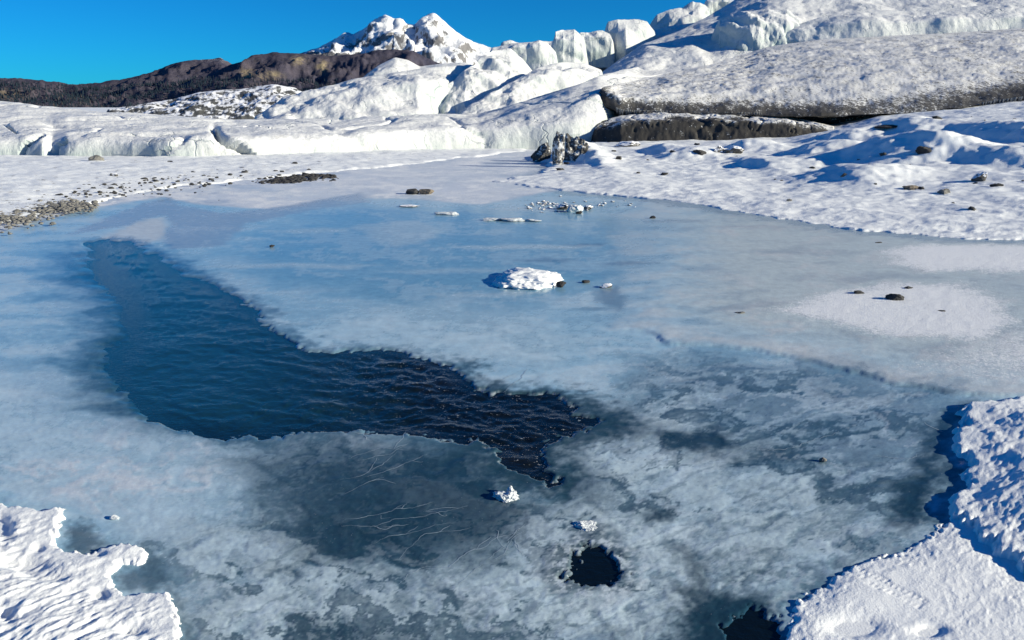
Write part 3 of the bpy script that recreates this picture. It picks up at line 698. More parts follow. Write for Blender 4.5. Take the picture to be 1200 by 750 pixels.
tag(loft('pyramid_serac', [(513, [(137, 45), (129, 45.5), (122, 46)]), (523, [(138, 44.5), (112, 46), (99, 47)]), (545, [(138, 44.5), (106, 46), (83, 48)]), (560, [(137, 45), (95, 47), (70, 50)]), (577, [(136, 45.5), (88, 48), (57, 52)]), (598, [(132, 46), (85, 49), (57, 53)]), (612, [(128, 47), (90, 50), (69, 54)]), (624, [(124, 48), (97, 50), (84, 54)])], MSER, 5, 150, 110, .2, 3.0, .08, 1.2, .0, 3.4, (0, 1), 7, fine=.03, chis=.6, cs=2.2), 'pyramid-shaped white serac with cracked front and blue shade on its left', 'serac')
tag(loft('ice_lobe', [(540, [(139, 42.5), (135, 43), (132, 43.5)]), (575, [(136, 42.6), (118, 44), (108, 45)]), (600, [(128, 43.5), (105, 45), (95, 46.5)]), (630, [(120, 45), (92, 47), (79, 49)]), (660, [(112, 46.5), (84, 48.5), (71, 51)]), (685, [(104, 48), (84, 50), (73, 52)]), (706, [(96, 50), (88, 51), (82, 52.5)])], MSER, 3, 170, 90, .2, 2.6, .07, 1.0, .0, 2.4, (2, 2), 8, chis=.38, cs=2.0), 'long rounded ice lobe slanting up in front of the standing serac tower', 'ice lobe')
tag(loft('serac_tower', [(616, [(88, 57), (76, 57.3), (72, 57.6)]), (620, [(88, 56.7), (58, 57.3), (51, 58)]), (632, [(87, 56.5), (53, 57.3), (48, 58.4)]), (642, [(86, 56.5), (57, 57.3), (50, 58.4)]), (651, [(84, 57), (66, 57.5), (61, 58)])], MSER, 4, 80, 90, .15, 1.6, .06, .9, .0, 2, (0, 0), 9, chis=.4, cs=2.0, calm=.4), 'short white serac tower leaning against the taller rounded one', 'serac', 'seracs on the skyline')
tag(loft('serac_tower', [(646, [(82, 60), (66, 60.3), (54, 60.8)]), (651, [(82, 59.6), (50, 60.3), (37, 61)]), (660, [(82, 59.4), (45, 60.2), (33, 61.6)]), (673, [(82, 59.4), (45, 60.2), (34, 61.6)]), (683, [(82, 59.8), (52, 60.4), (43, 61.2)]), (687, [(82, 60.5), (66, 61), (56, 61.6)])], MSER, 4, 90, 100, .15, 1.8, .06, 1.0, .0, 2, (0, 0), 10, chis=.4, cs=2.3, calm=.4), 'tall rounded serac tower standing above the slanting ice lobe', 'serac', 'seracs on the skyline')
tag(loft('serac_block', [(680, [(62, 68), (46, 68.4), (38, 69)]), (690, [(62, 68), (44, 68.4), (36, 69.2)]), (706, [(62, 68), (44, 68.4), (35, 69.2)]), (716, [(62, 68), (46, 68.4), (39, 69)])], MSER, 4, 80, 80, .15, 1.8, .05, .9, 0, 2, (0, 0), 11, chis=.4, cs=2.2, calm=.4), 'low serac block filling the gap behind tall tower', 'serac', 'seracs on the skyline')
tag(loft('serac_block', [(709, [(64, 71), (46, 71.3), (40, 71.6)]), (713, [(64, 70), (38, 70.6), (26, 71.4)]), (724, [(62, 69), (38, 69.8), (22.5, 71.4)]), (733, [(60, 68.6), (36, 69.6), (23, 71.8)]), (748, [(58, 69.4), (35, 70.4), (22.5, 72)]), (758, [(54, 70), (36, 71), (25, 72)]), (767, [(50, 71), (43, 71.6), (37, 72)])], MSER, 4.5, 110, 100, .1, 2.4, .04, .9, .0, 2, (0, 0), 12, chis=.3, cs=2.8, calm=.3), 'square-cut white serac block standing alone on the skyline', 'serac', 'seracs on the skyline')
tag(loft('serac_block', [(760, [(52, 84), (38, 84.4), (30, 85)]), (770, [(50, 83), (28, 84), (18, 85)]), (784, [(50, 82), (26, 83.6), (13, 85.4)]), (800, [(48, 82), (22, 83.6), (8, 86)]), (812, [(46, 82), (16, 84), (2.5, 86)]), (820, [(44, 82.6), (18, 84), (4, 86)]), (832, [(42, 84), (20, 85), (8, 86)])], MSER, 5, 130, 100, .2, 2.6, .06, 1.2, .0, 3, (0, 0), 13, chis=.6, cs=3.2, calm=.3), 'stepped serac block in half shade at the top of the icefall', 'serac', 'seracs on the skyline')
for i, (a, b, t_, lab) in enumerate([(590, 620, 47, 'small distant serac knob beside short tower'), (828, 862, -4, 'shaded ice wall behind stepped serac block')]):
    tag(loft('serac_block', [(a, [(75, 90), (t_ + 6, 90.4), (t_ + 4, 91)]), ((a + b) / 2 - 4, [(75, 89.5), (t_ + 5, 90.4), (t_, 91)]), (b, [(75, 90), (t_ + 6, 90.4), (t_ + 3, 91)])], MSER, 4, 80, 70, .2, 2, .06, 1, 0, 2, (1, 1), 14 + i, chis=.9, cs=2.5, calm=.4), lab, 'serac', 'seracs on the skyline')
tag(loft('ice_ridge', [(575, [(80, 76), (62, 77), (56, 78)]), (600, [(78, 76), (56, 77), (50, 78.5)]), (640, [(75, 76), (54, 77), (48, 78.5)]), (690, [(70, 76), (50, 77), (43, 78.5)]), (740, [(65, 76), (46, 77), (38, 78.5)]), (800, [(60, 77), (38, 78), (28, 80)]), (850, [(55, 77), (30, 78), (18, 80)])], MSER, 5, 240, 80, .3, 3, .06, 1.2, 0, 3, (2, 1), 29, chis=.5, cs=3.0), 'broken ice wall joining the feet of the skyline seracs', 'ice ridge')
RIDGE = [(704, [(92, 53), (88, 54.5), (85, 56)]), (730, [(90, 52), (75, 56), (67, 60)]), (755, [(88, 52), (63, 57), (50, 64)]), (795, [(88, 52.5), (58, 58), (36, 67)]), (825, [(84, 53), (50, 60), (21, 71)]), (845, [(80, 54), (45, 60), (10, 74)]), (862, [(76, 55), (38, 60), (-2, 76)]), (900, [(70, 56), (22, 62), (-20, 78)]), (1000, [(60, 58), (10, 66), (-30, 79)]), (1200, [(55, 60), (5, 66), (-35, 80)]), (1600, [(50, 60), (0, 66), (-40, 80)])]
tag(loft('icefall_ridge', RIDGE, MSMOOTH, 8, 620, 140, .4, 4.2, .08, 1.6, .0, 5, (2, 2), 17, fine=.03, chis=.28, cs=4.0), 'big white ridge rising to the top of the icefall above the gritty slab', 'ice ridge')
tag(loft('ice_cliff', [(832, [(62, 59.5), (52, 60), (46, 60.6)]), (842, [(61, 58), (32, 58.8), (21, 60.6)]), (868, [(60, 57.4), (28, 58.3), (13, 60.6)]), (900, [(57, 57), (26, 58), (9, 60.6)]), (922, [(54, 57), (26, 58), (11, 60.6)]), (936, [(50, 58), (34, 59), (24, 60)])], MGREEN, 5, 130, 100, .2, 2.0, .16, 1.2, .0, 2, (1, 1), 18, chis=.7, cs=2.2), 'pale green ice cliff with vertical flutes below the top ridge', 'ice cliff')
tag(loft('ice_ridge', [(918, [(48, 57.5), (38, 58), (33, 58.6)]), (960, [(50, 56.5), (30, 57.5), (20, 59)]), (1010, [(50, 56), (24, 57), (11, 60)]), (1060, [(48, 56), (25, 57), (12, 60)]), (1120, [(46, 56), (22, 57), (8, 60)]), (1200, [(44, 56), (20, 57), (2, 60)]), (1500, [(40, 56), (15, 57), (-5, 60)])], MSMOOTH, 4, None, 90, .22, 3.4, .08, 1.2, .0, 2.4, (2, 1), 19, chis=.22, cs=3.0), 'rounded pale ice roll lying along the top of the gritty slab', 'ice ridge')

def d_slab(u, v, V):
    pyv = 375 - F * np.tan(np.arctan2(V[:, 2] - H_CAM, V[:, 1]) + PITCH)      # height band along the lower lip
    lip = np.interp(u, [700, 730, 900, 1050, 1200, 1500], [118, 130, 134, 132, 117, 100])
    h = lip - pyv
    n = fbm(P3(V, 1.2, 33), 4, .6)
    band = sstep(20, 2, h + 14 * n + np.interp(u, [700, 950, 1200], [0, -2, -8]))
    right = sstep(1030, 1200, u) * sstep(48, 8, h + 22 * n) * .3
    tip = sstep(722, 704, u)
    big = fbm(P3(V * np.array([1, .5, 1.2]), 2.2, 35), 5, .6); band = band * np.interp(u, [700, 960, 1060, 1200], [1, .95, .55, .7])
    return np.clip(.06 + .40 * np.clip(big, 0, 1) + .8 * band + right + .5 * tip + .35 * n, 0, 1)
SLAB = [(703, [(119, 36.2), (109, 36.4), (104.5, 36.8)]), (708, [(123, 35.6), (108, 36.1), (102, 37.5)]), (728, [(132, 35), (115, 35.6), (98, 40)]), (760, [(134, 34.5), (113, 36), (90, 43)]), (830, [(135, 34), (108, 37), (76, 47)]), (880, [(136, 33.6), (103, 38), (60, 53)]), (900, [(136, 33.5), (100, 38), (54, 54.5)]), (960, [(136, 33), (95, 38), (46, 55.5)]), (1050, [(133, 33), (92, 38), (41, 55.5)]), (1130, [(126, 33), (90, 38), (37, 55.5)]), (1200, [(116, 33.5), (85, 39), (32, 55.5)]), (1500, [(98, 34), (75, 39), (20, 56)])]
slab = loft('gritty_ice_slab', SLAB, MDIRTY, 4, 620, 130, .20, 3.0, .05, 1.0, .0, 2.5, (2, 1), 22, base_drop=.4, under=2.2, fine=.05, chis=.08, cs=1.6, dirt=d_slab)
tag(slab, 'huge sloping ice slab speckled with black grit, its lip hung with icicles', 'ice slab')
def d_low(u, v, V):
    n = fbm(P3(V, .8, 34), 4, .6)
    top = zline(np.interp(u, [690, 730, 800, 870, 930, 980], [150, 138, 133, 134, 139, 149]), V[:, 1])
    return np.clip(.12 + .95 * sstep(-.02, .30, (top - V[:, 2]) - .08 + .35 * n) + sstep(725, 700, u) * .5, 0, 1)
LOW = [(693, [(170, 33.5), (160, 33.7), (156, 34)]), (699, [(170, 32.8), (153, 33.4), (143, 34.3)]), (728, [(170, 32.2), (146, 32.8), (135, 35)]), (780, [(170, 32), (142, 32.6), (130, 35)]), (850, [(168, 31.8), (142, 32.3), (130, 35)]), (905, [(163, 31.6), (143, 32), (133, 35)]), (950, [(159, 31.5), (149, 32), (141, 34)]), (978, [(156, 31.5), (151, 32), (148, 33)])]
tag(loft('dark_ice_slab', LOW, MDIRTY, 2.5, 300, 90,   .20, 1.6, .02, .8, .08, 1.8, (1, 2), 24, fine=.05, dirt=d_low), 'low dark dirt-covered ice slab tucked under the lip of the big slab', 'ice slab')

# icicles under the slab lip
vs, fs = [], []; rr = random.Random(5)
def icicle(px, py, Y, ln, r):
    b = at(px, py, Y); n0 = len(vs)
    for k in range(5):
        a = k * 2 * math.pi / 5; vs.append((b[0] + r * math.cos(a), b[1] + r * math.sin(a), b[2] + .12))
    vs.append((b[0], b[1], b[2] - ln))
    for k in range(5): fs.append((n0 + k, n0 + 5, n0 + (k + 1) % 5))
for k in range(150):
    px = 722 + rr.random() ** 1.3 * 170
    icicle(px, np.interp(px, [700, 730, 900], [121, 132, 135.5]), np.interp(px, [720, 900], [35.0, 33.6]) + rr.uniform(0, .3), rr.uniform(.06, .38) * (1 if px < 770 else .5), rr.uniform(.02, .045))
for k in range(60):
    px = rr.uniform(1150, 1215)
    icicle(px, np.interp(px, [1130, 1200], [126, 116]), 33.3 + rr.uniform(0, .3), rr.uniform(.05, .3), .03)
MICI = mat_plain('grey_icicle', (.22, .23, .24), .3)
ic = build('icicle_fringe', np.array(vs), np.array(fs), MICI, parent=slab, smooth=False); ic['kind'] = 'stuff'

# ------------------------------------------------------------------ moraine, hills, mountain, forest
tag(loft('moraine_mound', [(126, [(135, 150), (130, 152), (127, 155)]), (165, [(137, 148), (128, 152), (122, 158)]), (200, [(138, 146), (126, 152), (116, 160)]), (233, [(138, 145), (120, 152), (107, 162)]), (263, [(138, 145), (120, 152), (105, 163)]), (290, [(138, 145), (118, 152), (103, 164)]), (320, [(138, 145), (114, 153), (98, 165)]), (345, [(138, 145), (116, 153), (102, 165)]), (362, [(138, 146), (122, 153), (110, 163)]), (420, [(138, 148), (128, 153), (120, 160)])], MMORAINE, 20, None, 70, 1.2, 7, .5, 5, 0, 3, (1, 1), 40, fine=.3), 'snow-dusted mound of dark moraine rubble below the wooded hills', 'moraine')
def mat_hill():
    m = M('bare_hillside')
    n = m.noise(.012, 8, .7, m.pos((1, 1, 1.6))); n2 = m.noise(.06, 6, .7)
    base = m.mix(m.ramp(n, [(.35, 0), (.65, 1)]), (.040, .042, .070), (.098, .086, .108))  # hill colours lightened to stand in for distance haze
    base = m.mix(m.ramp(n2, [(.5, 0), (.75, .8)]), base, (.05, .045, .045))
    c = m.math('MULTIPLY', m.attr('cliff'), m.ramp(n2, [(.38, 0), (.55, 1)]))
    base = m.mix(c, base, (.42, .34, .20))
    s = m.math('MULTIPLY', m.attr('rime'), m.ramp(n2, [(.5, 0), (.68, 1)]))
    base = m.mix(s, base, (.6, .62, .66))
    return m.fin(base, .9, m.bump(n, .8, 12, m.bump(n2, .5, 4)), spec=.1)
MHILL = mat_hill()
def mat_mount():
    m = M('snowy_peak')
    n = m.noise(.0035, 9, .72, m.pos((1, 1, 1.4)), .4); n2 = m.noise(.015, 6, .7)
    r = m.math('ADD', m.math('MULTIPLY', m.up(), .55), m.math('ADD', m.math('MULTIPLY', n, .5), m.math('MULTIPLY', n2, .35)))
    r = m.math('SUBTRACT', r, m.math('MULTIPLY', m.attr('low'), .75))
    rk = m.ramp(m.noise(.006, 10, .78, m.pos((1, 1, .7)), .8), [(.46, 0), (.60, .62)])
    r = m.math('SUBTRACT', r, m.math('MULTIPLY', rk, .42))
    base = m.mix(m.ramp(r, [(.56, 0), (.66, 1)]), m.mix(n2, (.10, .10, .115), (.27, .265, .265)), (.80, .82, .86))
    return m.fin(base, .8, m.bump(n2, .6, 18, m.bump(n, .8, 50)), spec=.1)
MMOUNT = mat_mount()
def hill(name, tops, Y0, Y1, mat, amp, L, seed, attrsf, nv=90, thick=800, base=142, flute=0, fl=1, finea=0):
    st = [(px, [(base, Y0), ((base * .62 + py * .38), Y0 * .5 + Y1 * .5), (py, Y1)]) for px, py in tops]
    o = loft(name, st, mat, thick, None, nv, amp, L, flute, fl, 0, 1, (0, 2), seed, base_drop=Y0 * .01, fine=finea, finel=fl * .22 + 30, zend=-60)
    n = len(o.data.vertices); c = np.empty(n * 3, np.float32); o.data.vertices.foreach_get('co', c); c = c.reshape(-1, 3).astype(float)
    # erosion gullies
    for k, v in attrsf(c).items(): o.data.attributes.new(k, 'FLOAT', 'POINT').data.foreach_set('value', np.asarray(v, np.float32))
    return tag(o, kind='structure'), c
def blob(c, lst):
    x, y = pxof(c); r = 0
    for a, b, rx, ry in lst: r = np.maximum(r, np.exp(-((x - a) / rx) ** 2 - ((y - b) / ry) ** 2))
    return r
H1 = [(-300, 80), (-120, 88), (0, 90), (40, 91), (80, 97), (110, 97), (140, 93), (170, 84), (200, 75), (225, 70), (240, 68), (258, 67), (268, 72), (285, 80), (330, 95)]
H2 = [(150, 118), (200, 104), (245, 86), (270, 73), (295, 64), (320, 57), (340, 59), (365, 61), (390, 61), (410, 60), (430, 60), (455, 56), (478, 54), (492, 60), (505, 68), (525, 80), (560, 100), (650, 120)]
h1, c1 = hill('hill', H1, 1700, 2700, MHILL, 24, 260, 41, lambda c: {'cliff': blob(c, [(10, 110, 18, 5)]) * .6, 'rime': blob(c, [(250, 68, 22, 4)])}, flute=45, fl=170, finea=10)
h2, c2 = hill('hill', H2, 1400, 2200, MHILL, 26, 170, 43, lambda c: {'cliff': blob(c, [(315, 89, 12, 4), (378, 78, 6, 6), (350, 70, 8, 4), (290, 86, 7, 4)]), 'rime': 0 * c[:, 0]}, flute=45, fl=150, finea=10)
MT = [(250, 90), (300, 76), (335, 66), (355, 60), (380, 49), (395, 41), (404, 36), (413, 39), (425, 34), (438, 22), (452, 15), (462, 19), (468, 18), (476, 26), (488, 27), (496, 19), (508, 15), (518, 22), (530, 31), (545, 42), (560, 50), (590, 57), (640, 66), (720, 80), (900, 110)]
def mlow(c):
    x, y = pxof(c); n = fbm(P3(c, 300, 47), 4)
    return {'low': sstep(58, 72, y + 10 * n) * sstep(500, 440, x)}
mt, c3 = hill('mountain', MT, 4200, 6500, MMOUNT, 110, 900, 45, mlow, 170, 2200, 138, 120, 300, 45)
# forest: conifers on the lower slopes
def forest(name, cs, dens, test, hmin, hmax, mat, seed):
    rs = np.random.RandomState(seed); x, y = pxof(cs)
    idx = np.where(test(x, y))[0]; pick = rs.choice(idx, dens)
    base = cs[pick] + rs.normal(size=(dens, 3)) * np.array([12, 12, 0])
    h = rs.uniform(hmin, hmax, dens); r = h * rs.uniform(.16, .24, dens)
    k = 6; a = np.arange(k) * 2 * math.pi / k
    V = np.empty((dens, k * 2 + 2, 3))
    for j, (rr_, hh) in enumerate(((1.0, .08), (.62, .45))):
        V[:, j * k:(j + 1) * k, 0] = base[:, None, 0] + r[:, None] * rr_ * np.cos(a + j * .5); V[:, j * k:(j + 1) * k, 1] = base[:, None, 1] + r[:, None] * rr_ * np.sin(a + j * .5)
        V[:, j * k:(j + 1) * k, 2] = base[:, None, 2] + (h * hh)[:, None] - 2
    V[:, 2 * k] = base + np.stack([0 * h, 0 * h, h * .62], 1); V[:, 2 * k + 1] = base + np.stack([0 * h, 0 * h, h], 1)
    f = []
    for j in range(k):
        f += [(j, (j + 1) % k, 2 * k), (k + j, k + (j + 1) % k, 2 * k + 1)]
    Fq = (np.array(f)[None] + (np.arange(dens) * (2 * k + 2))[:, None, None]).reshape(-1, 3)
    return build(name, V.reshape(-1, 3), Fq, mat, smooth=False)
def mat_forest(name, a, b):
    m = M(name); n = m.noise(.05, 4); return m.fin(m.mix(n, a, b), .9, spec=.1)
MFOR = mat_forest('spruce', (.010, .021, .036), (.020, .032, .044)); MBIR = mat_forest('bare_birch', (.055, .050, .052), (.11, .095, .085))  # spruce colour carries the blue of distance haze
tl = lambda x: np.interp(x, [-300, 0, 80, 140, 200, 260, 320, 400], [90, 96, 101, 102, 96, 98, 100, 99])
tag(forest('conifer_forest', c1, 9500, lambda x, y: (y > tl(x)) & (y < 130) & (x > -320) & (x < 320), 7, 13, MFOR, 1), 'dark conifer forest covering the foot of the distant hills', 'forest', kind='stuff')
tag(forest('conifer_forest', c2, 5000, lambda x, y: (y > tl(x) - 6 + 0 * x) & (y < 130) & (x > 150) & (x < 430), 5, 10, MFOR, 2), 'dark conifer belt at the foot of the cliffy brown hill', 'forest', kind='stuff')
tag(forest('birch_thicket', c1, 2200, lambda x, y: ((y > 112) & (x > 60) & (x < 260)) | ((np.abs(y - 112) < 7) & (x < 45)), 5, 9, MBIR, 3), 'grey-brown leafless birch thicket along the edge of the forest', 'forest', kind='stuff')

# ------------------------------------------------------------------ rocks and ice pieces
_ico = {}
def ico(sub):
    if sub in _ico: return _ico[sub]
    t = (1 + 5 ** .5) / 2
    V = [(-1, t, 0), (1, t, 0), (-1, -t, 0), (1, -t, 0), (0, -1, t), (0, 1, t), (0, -1, -t), (0, 1, -t), (t, 0, -1), (t, 0, 1), (-t, 0, -1), (-t, 0, 1)]
    V = [np.array(v) / np.linalg.norm(v) for v in V]
    Fc = [(0, 11, 5), (0, 5, 1), (0, 1, 7), (0, 7, 10), (0, 10, 11), (1, 5, 9), (5, 11, 4), (11, 10, 2), (10, 7, 6), (7, 1, 8), (3, 9, 4), (3, 4, 2), (3, 2, 6), (3, 6, 8), (3, 8, 9), (4, 9, 5), (2, 4, 11), (6, 2, 10), (8, 6, 7), (9, 8, 1)]
    for _ in range(sub):
        cache = {}; nf = []
        def mid(a, b):
            k = (min(a, b), max(a, b))
            if k not in cache:
                v = V[a] + V[b]; V.append(v / np.linalg.norm(v)); cache[k] = len(V) - 1
            return cache[k]
        for a, b, c in Fc:
            x, y, z = mid(a, b), mid(b, c), mid(c, a); nf += [(a, x, z), (b, y, x), (c, z, y), (x, y, z)]
        Fc = nf
    _ico[sub] = (np.array(V), np.array(Fc)); return _ico[sub]
def lump_verts(size, seed, sub=4, rough=.25, facets=13, boxy=1.0):
    D, Fc = ico(sub); rs = np.random.RandomState(seed)
    V = np.sign(D) * np.abs(D) ** boxy; V = V / np.abs(V).max()
    for k in range(facets):
        n = rs.normal(size=3); n /= np.linalg.norm(n); d = rs.uniform(.45, .8)
        ex = V @ n - d; V = V - np.clip(ex, 0, None)[:, None] * n * .92
    V = V + D * (rough * fbm(P3(V, .7, seed), 4, .55) + rough * .5 * fbm(P3(V, .25, seed + 1), 4, .6))[:, None]
    V = V / np.abs(V).max(0)
    return V * np.asarray(size) * .5, Fc
def piece(name, px, py, wpx, hpx, mat, label, cat, group=None, zg=0.0, depth=.7, sink=.25, seed=1, sub=4, rough=.22, facets=13, boxy=1.0, Y=None, rz=None, tilt=0):
    """a lump whose visible foot stands at pixel (px, py) on ground of height zg"""
    if Y is None: x, y = gp(px, py, zg)
    else:
        p = at(px, py, Y); x, y, zg = p
    s = math.hypot(y, H_CAM - zg) / F
    wd, hg = wpx * s, hpx * s
    V, Fc = lump_verts((wd, wd * depth, hg * (1 + sink)), seed, sub, rough, facets, boxy)
    if tilt:
        c, s_ = math.cos(tilt), math.sin(tilt); V = V @ np.array([[c, 0, -s_], [0, 1, 0], [s_, 0, c]])
    V[:, 2] += hg * (1 + sink) / 2 - hg * sink
    o = build(name, V, Fc, mat, smooth=sub > 2)
    o.location = (x, y + wd * depth * .4, zg)
    return tag(o, label, cat, group)
fz = lambda px, Y: None
def on_field(px, py):                     # walk the sight line down to the snow field
    for Y in np.arange(10, 40, .1):
        p = at(px, py, Y)
        A_ = np.array([600 + p[0] / p[1] * F * CP]); zz = z_right(np.array([[p[0], p[1]]]), A_, np.array([p[1]]))[0]
        if p[2] <= max(zz, 0): return p[1]
    return 30
piece('boulder', 110, 191, 19, 10, MROCK_G, 'pale grey-green boulder at the foot of the glacier front', 'rock', zg=.08, seed=3, rough=.2)
piece('rock', 199, 192, 10, 4, MROCK_D, 'small dark stone on the snow below the glacier front', 'rock', zg=.08, seed=4)
piece('rock', 133, 208, 12, 5, MROCK_S, 'snow-flecked dark stone on the shore below the pale boulder', 'rock', zg=.06, seed=5)
piece('rock', 345, 193, 8, 3.5, MROCK_D, 'small dark stone on shore above the dark gravel strip', 'rock', zg=.06, seed=6)
piece('flat_rock', 483, 228, 17, 6.5, MROCK_D, 'dark flat rock frozen into the pond, touching a brown one', 'rock', seed=7, depth=.8, rough=.2)
piece('flat_rock', 499, 228, 19, 6, MROCK_B, 'brown flat rock frozen into pond beside a dark one', 'rock', seed=8, depth=.7, rough=.2)
piece('ice_chip', 480, 243, 26, 2.5, MROCK_S, 'thin snow-topped stone flush with the ice below the flat rocks', 'rock', seed=9, depth=.5)
piece('ice_chip', 525, 252, 34, 3, MCHIP, 'thin slanting white ice chip on the blue pond ice', 'ice chip', seed=10, depth=.4, rough=.3)
piece('pebble', 318, 290, 7, 3, MROCK_D, 'tiny black pebble alone on the blue ice', 'rock', seed=11, sub=3)
for i, (a, b, wd, h, mt_, lab) in enumerate([(578, 259, 30, 3, MCHIP, 'left piece of the white ice rubble line on blue ice'), (600, 260, 34, 3.5, MCHIP, 'middle piece of white ice rubble line on the blue ice'), (622, 260, 26, 3, MCHIP, 'right end piece of the white ice rubble line on blue ice')]):
    piece('ice_rubble', a, b, wd, h, mt_, lab, 'ice chunk', 'ice rubble line', seed=13 + i, depth=.5, rough=.4)
for i, (a, b, wd, h, mt_, lab) in enumerate([(660, 246, 20, 7, MROCK_S, 'snow-capped rock in the rubble by the snow field edge'), (674, 249, 22, 10, MCHIP, 'white ice lump in the rubble by the snow field edge'), (678, 251, 9, 4, MROCK_D, 'dark stone leaning on the white ice lump in rubble'), (690, 246, 12, 5, MROCK_S, 'small snowy rock at the end of the rubble')]):
    piece('rubble_piece', a, b, wd, h, mt_, lab, 'rubble', 'rubble by snow field edge', seed=20 + i, rough=.35)
piece('pebble', 765, 257, 8, 4, MROCK_D, 'small dark pebble on ice below the snow field edge', 'rock', seed=26, sub=3)
# snow covered mound in mid pond
piece('snow_mound', 613, 338, 104, 13, mat_snow('mound_snow', 2.2), 'lumpy snow-covered mound rising from the middle of the pond ice', 'snow mound', seed=33, depth=1.0, rough=.36, facets=3, sub=5, sink=.9)
piece('rock', 657, 337, 14, 7, MROCK_D, 'small dark rock at the right foot of the snow mound', 'rock', seed=28)
piece('pebble', 686, 332, 12, 4, MROCK_D, 'dark pebble in ice just past the snow mound', 'rock', seed=29, sub=3)
piece('pebble', 711, 338, 16, 5, MROCK_S, 'snow-dusted pebble in ice a little beyond the snow mound', 'rock', seed=30, sub=3)
piece('rock', 1052, 354, 22, 9, MROCK_D, 'dark rock in the middle of the frosted patch', 'rock', seed=31)
piece('rock', 1008, 346, 15, 6, MROCK_D, 'dark rock on the edge of frosted patch', 'rock', seed=32, tilt=.1)
piece('pebble', 1066, 340, 12, 4, MROCK_D, 'flat dark stone behind rock of the frosted patch', 'rock', seed=34, sub=3)
piece('pebble', 1105, 367, 9, 3, MROCK_D, 'tiny dark pebble on the white of the frosted patch', 'rock', seed=35, sub=3)
piece('pebble', 868, 369, 12, 3.5, MROCK_G, 'grey pebble on the grey ice ledge', 'rock', seed=36, sub=3)
piece('pebble', 1030, 286, 10, 2.5, MROCK_D, 'dark pebble on grey ice near the snow field edge', 'rock', seed=37, sub=3)
for i, (a, b, wd, h, mt_, lab) in enumerate([(1085, 180, 22, 11, MROCK_D, 'dark rock topping a hummock with blue shade'), (1152, 213, 22, 11, MROCK_S, 'snow-dusted dark rock on right part of the snow field'), (1110, 229, 18, 8, MROCK_G, 'grey rock in a hollow of the snow field'),
        (1072, 224, 26, 6, MROCK_B, 'low brown rock beside a snow hollow'), (858, 180, 30, 9, MROCK_S, 'snowy rock outcrop in front of the dark ice slab'), (822, 182, 18, 8, MROCK_D, 'dark rock at the left end of the rock outcrop'), (842, 179, 16, 8, MROCK_S, 'snow-topped rock between the outcrop rocks'),
        (990, 208, 10, 5, MROCK_D, 'small dark stone below the blue-shaded hummock'), (1025, 218, 8, 3.5, MROCK_D, 'tiny dark stone on the snow field slope'), (725, 187, 8, 4, MROCK_D, 'small dark stone on snow right of the dirty pillar'), (1170, 219, 14, 4, MROCK_D, 'low dark stone beside the snow-dusted rock'),
        (1050, 150, 36, 3.5, MROCK_D, 'long dark stone streak high on the snow field'), (1100, 140, 12, 4, MROCK_D, 'dark stone on snow under the slab lip'), (925, 236, 8, 3, MROCK_G, 'small grey stone near the snow field edge'), (738, 172, 34, 6, MROCK_S, 'snowy rubble at the foot of the dark ice slab')]):
    Yf = on_field(a, b); piece('rock', a, b, wd, h, mt_, lab, 'rock', seed=50 + i, Y=Yf, rough=.3, sink=.5)
# dirty ice pillar and companions
MPIL = mat_dirty('dirty_pillar_ice')
def dset(o, v):
    n = len(o.data.vertices); c = np.empty(n * 3, np.float32); o.data.vertices.foreach_get('co', c); c = c.reshape(-1, 3)
    o.data.attributes.new('dirt', 'FLOAT', 'POINT').data.foreach_set('value', np.clip(v + .6 * fbm(P3(c, .25, 9), 3), 0, 1).astype(np.float32))
dset(piece('ice_pillar', 654, 198, 15, 50, MPIL, 'upright dirty grey ice pillar standing by the snow field tip', 'ice pillar', seed=81, Y=23.0, depth=.9, rough=.3, boxy=.7, facets=9, sink=.1, sub=5), .5)
dset(piece('ice_chunk', 673, 191, 34, 33, MPIL, 'dark dirty ice chunk leaning on the upright pillar', 'ice chunk', seed=88, Y=24.0, depth=.8, rough=.3, boxy=.75, sub=5, sink=.5), .62)
dset(piece('ice_chunk', 634, 186, 24, 18, MPIL, 'dark dirty ice chunk in the shade left of the pillar', 'ice chunk', seed=86, Y=25.5, depth=.8, rough=.3, boxy=.8, sub=5, sink=.7), .75)
# ice fins near the stream
piece('ice_lump', 592, 588, 34, 7, MCHIP, 'low lump of broken milky ice just below the open water', 'ice lump', seed=91, depth=.9, rough=.5, facets=5, sink=1.2, sub=5)
piece('ice_lump', 599, 581, 11, 10, MCHIP, 'upturned white shard on top of the low milky ice lump', 'ice lump', seed=97, depth=.8, rough=.5, facets=9, sink=.8, sub=4)
piece('ice_lump', 688, 622, 30, 4, MCHIP, 'flat irregular ice lump above the round water hole', 'ice lump', seed=92, depth=.8, rough=.5, facets=5, sink=1.4, sub=5)
piece('ice_chip', 965, 542, 10, 5, MROCK_G, 'little grey ice chip on the dark ice near right bank', 'ice chip', seed=94, sub=3)
piece('ice_chip', 132, 610, 12, 4, MCHIP, 'tiny white ice chip on blue ice by left bank', 'ice chip', seed=95, sub=3)
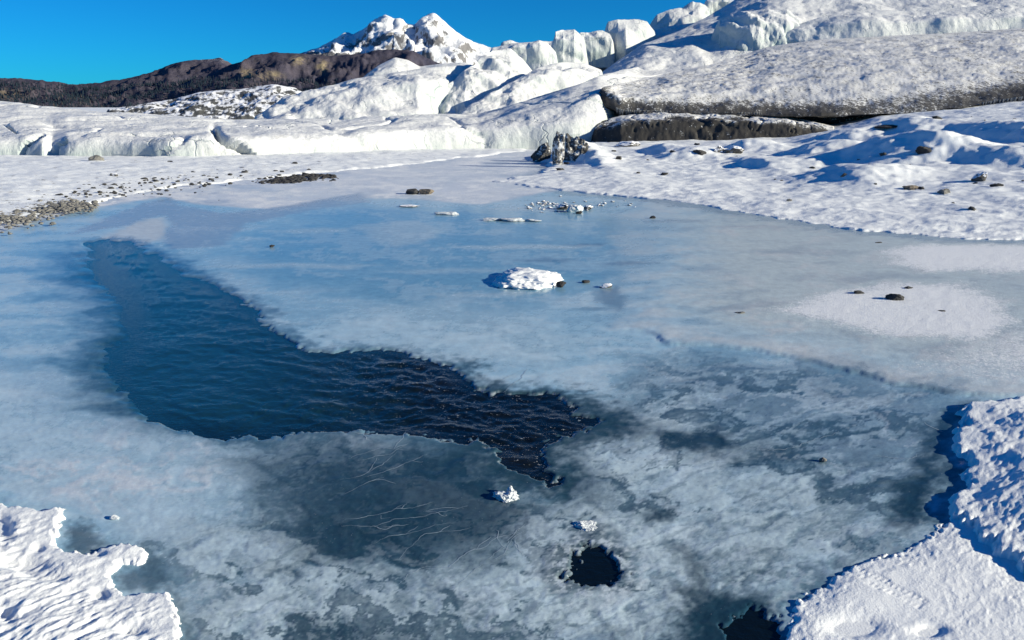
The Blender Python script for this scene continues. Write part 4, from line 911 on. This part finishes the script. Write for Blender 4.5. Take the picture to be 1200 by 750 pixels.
# gravel
def gravel(name, spots, n, smin, smax, mat, label, seed):
    rs = np.random.RandomState(seed); D, Fc = ico(1); Vs, Fs = [], []
    for k in range(n):
        a, b, sx, sy, zg = spots[rs.randint(len(spots))]
        px, py = a + rs.normal() * sx, b + rs.normal() * sy
        x, y = gp(px, py, zg); s = rs.uniform(smin, smax) * rs.uniform(.4, 1) * y / 15
        v = D * (1 + .35 * rs.normal(size=(len(D), 1)) * .6) * np.array([s, s * .8, s * .5])
        Fs.append(Fc + len(D) * k); Vs.append(v + np.array([x, y, zg + s * .15]))
    return tag(build(name, np.concatenate(Vs), np.concatenate(Fs), mat, smooth=False), label, 'gravel', kind='stuff')
gravel('gravel', [(60, 245, 22, 3, .04), (15, 254, 18, 4, .04), (80, 241, 14, 2.5, .05), (-40, 262, 40, 5, .03)], 1100, .02, .07, MROCK_G, 'grey gravel spit on the snowy shore by the pond', 6)
gravel('gravel', [(350, 210, 18, 1.6, .0), (330, 213, 12, 1.2, .0), (372, 207, 10, 1.0, .0)], 500, .03, .07, MROCK_D, 'dark gravel strip frozen into the snowy ice', 7)
gravel('gravel', [(120, 222, 50, 7, .06), (60, 215, 40, 10, .06), (250, 202, 50, 5, .05), (130, 210, 60, 8, .06), (20, 225, 30, 8, .05), (190, 208, 40, 6, .05)], 520, .015, .06, MROCK_D, 'dark stones scattered over the snowy shore below the glacier', 8)
gravel('gravel', [(660, 245, 20, 2.5, .0), (690, 240, 30, 3, .0), (640, 240, 12, 2, 0)], 120, .015, .05, MROCK_S, 'snowy pebbles strewn round the rubble by snow field edge', 9)

# small stones melting out of the snow field
rs = np.random.RandomState(12); D, Fc = ico(1); n = 95
sx = rs.uniform(640, 1260, n); sy = rs.uniform(11, 31, n) ; keepm = []
pp = np.stack([(sx - 600) / F / CP * sy, sy], -1); zs = z_right(pp, sx, sy)
cl_ = fbm(P3(pp, 4.0, 95), 3) > -.05
shapes = []
for k in range(6):
    v = D * (1 + .22 * rs.normal(size=(len(D), 1))) * np.array([1.3, 1, .6]); shapes.append(v)
meshes = []
for k in np.where((zs > .05) & cl_)[0]:
    sz = rs.uniform(.03, .12) * rs.uniform(.35, 1); q_ = rs.randint(6)
    if len(meshes) <= q_:
        o = build('stone', shapes[len(meshes)], Fc, MROCK_D, smooth=False); meshes.append(o.data)
    else:
        o = bpy.data.objects.new('stone', meshes[q_]); COL.objects.link(o)
    o.location = (pp[k, 0], pp[k, 1], zs[k] + sz * .1); o.scale = (sz, sz, sz); o.rotation_euler = (0, 0, rs.uniform(0, 6.28))
    tag(o, 'pebble-sized dark stone lying loose on the hummocky snow field', 'stone', 'loose stones on the snow field')
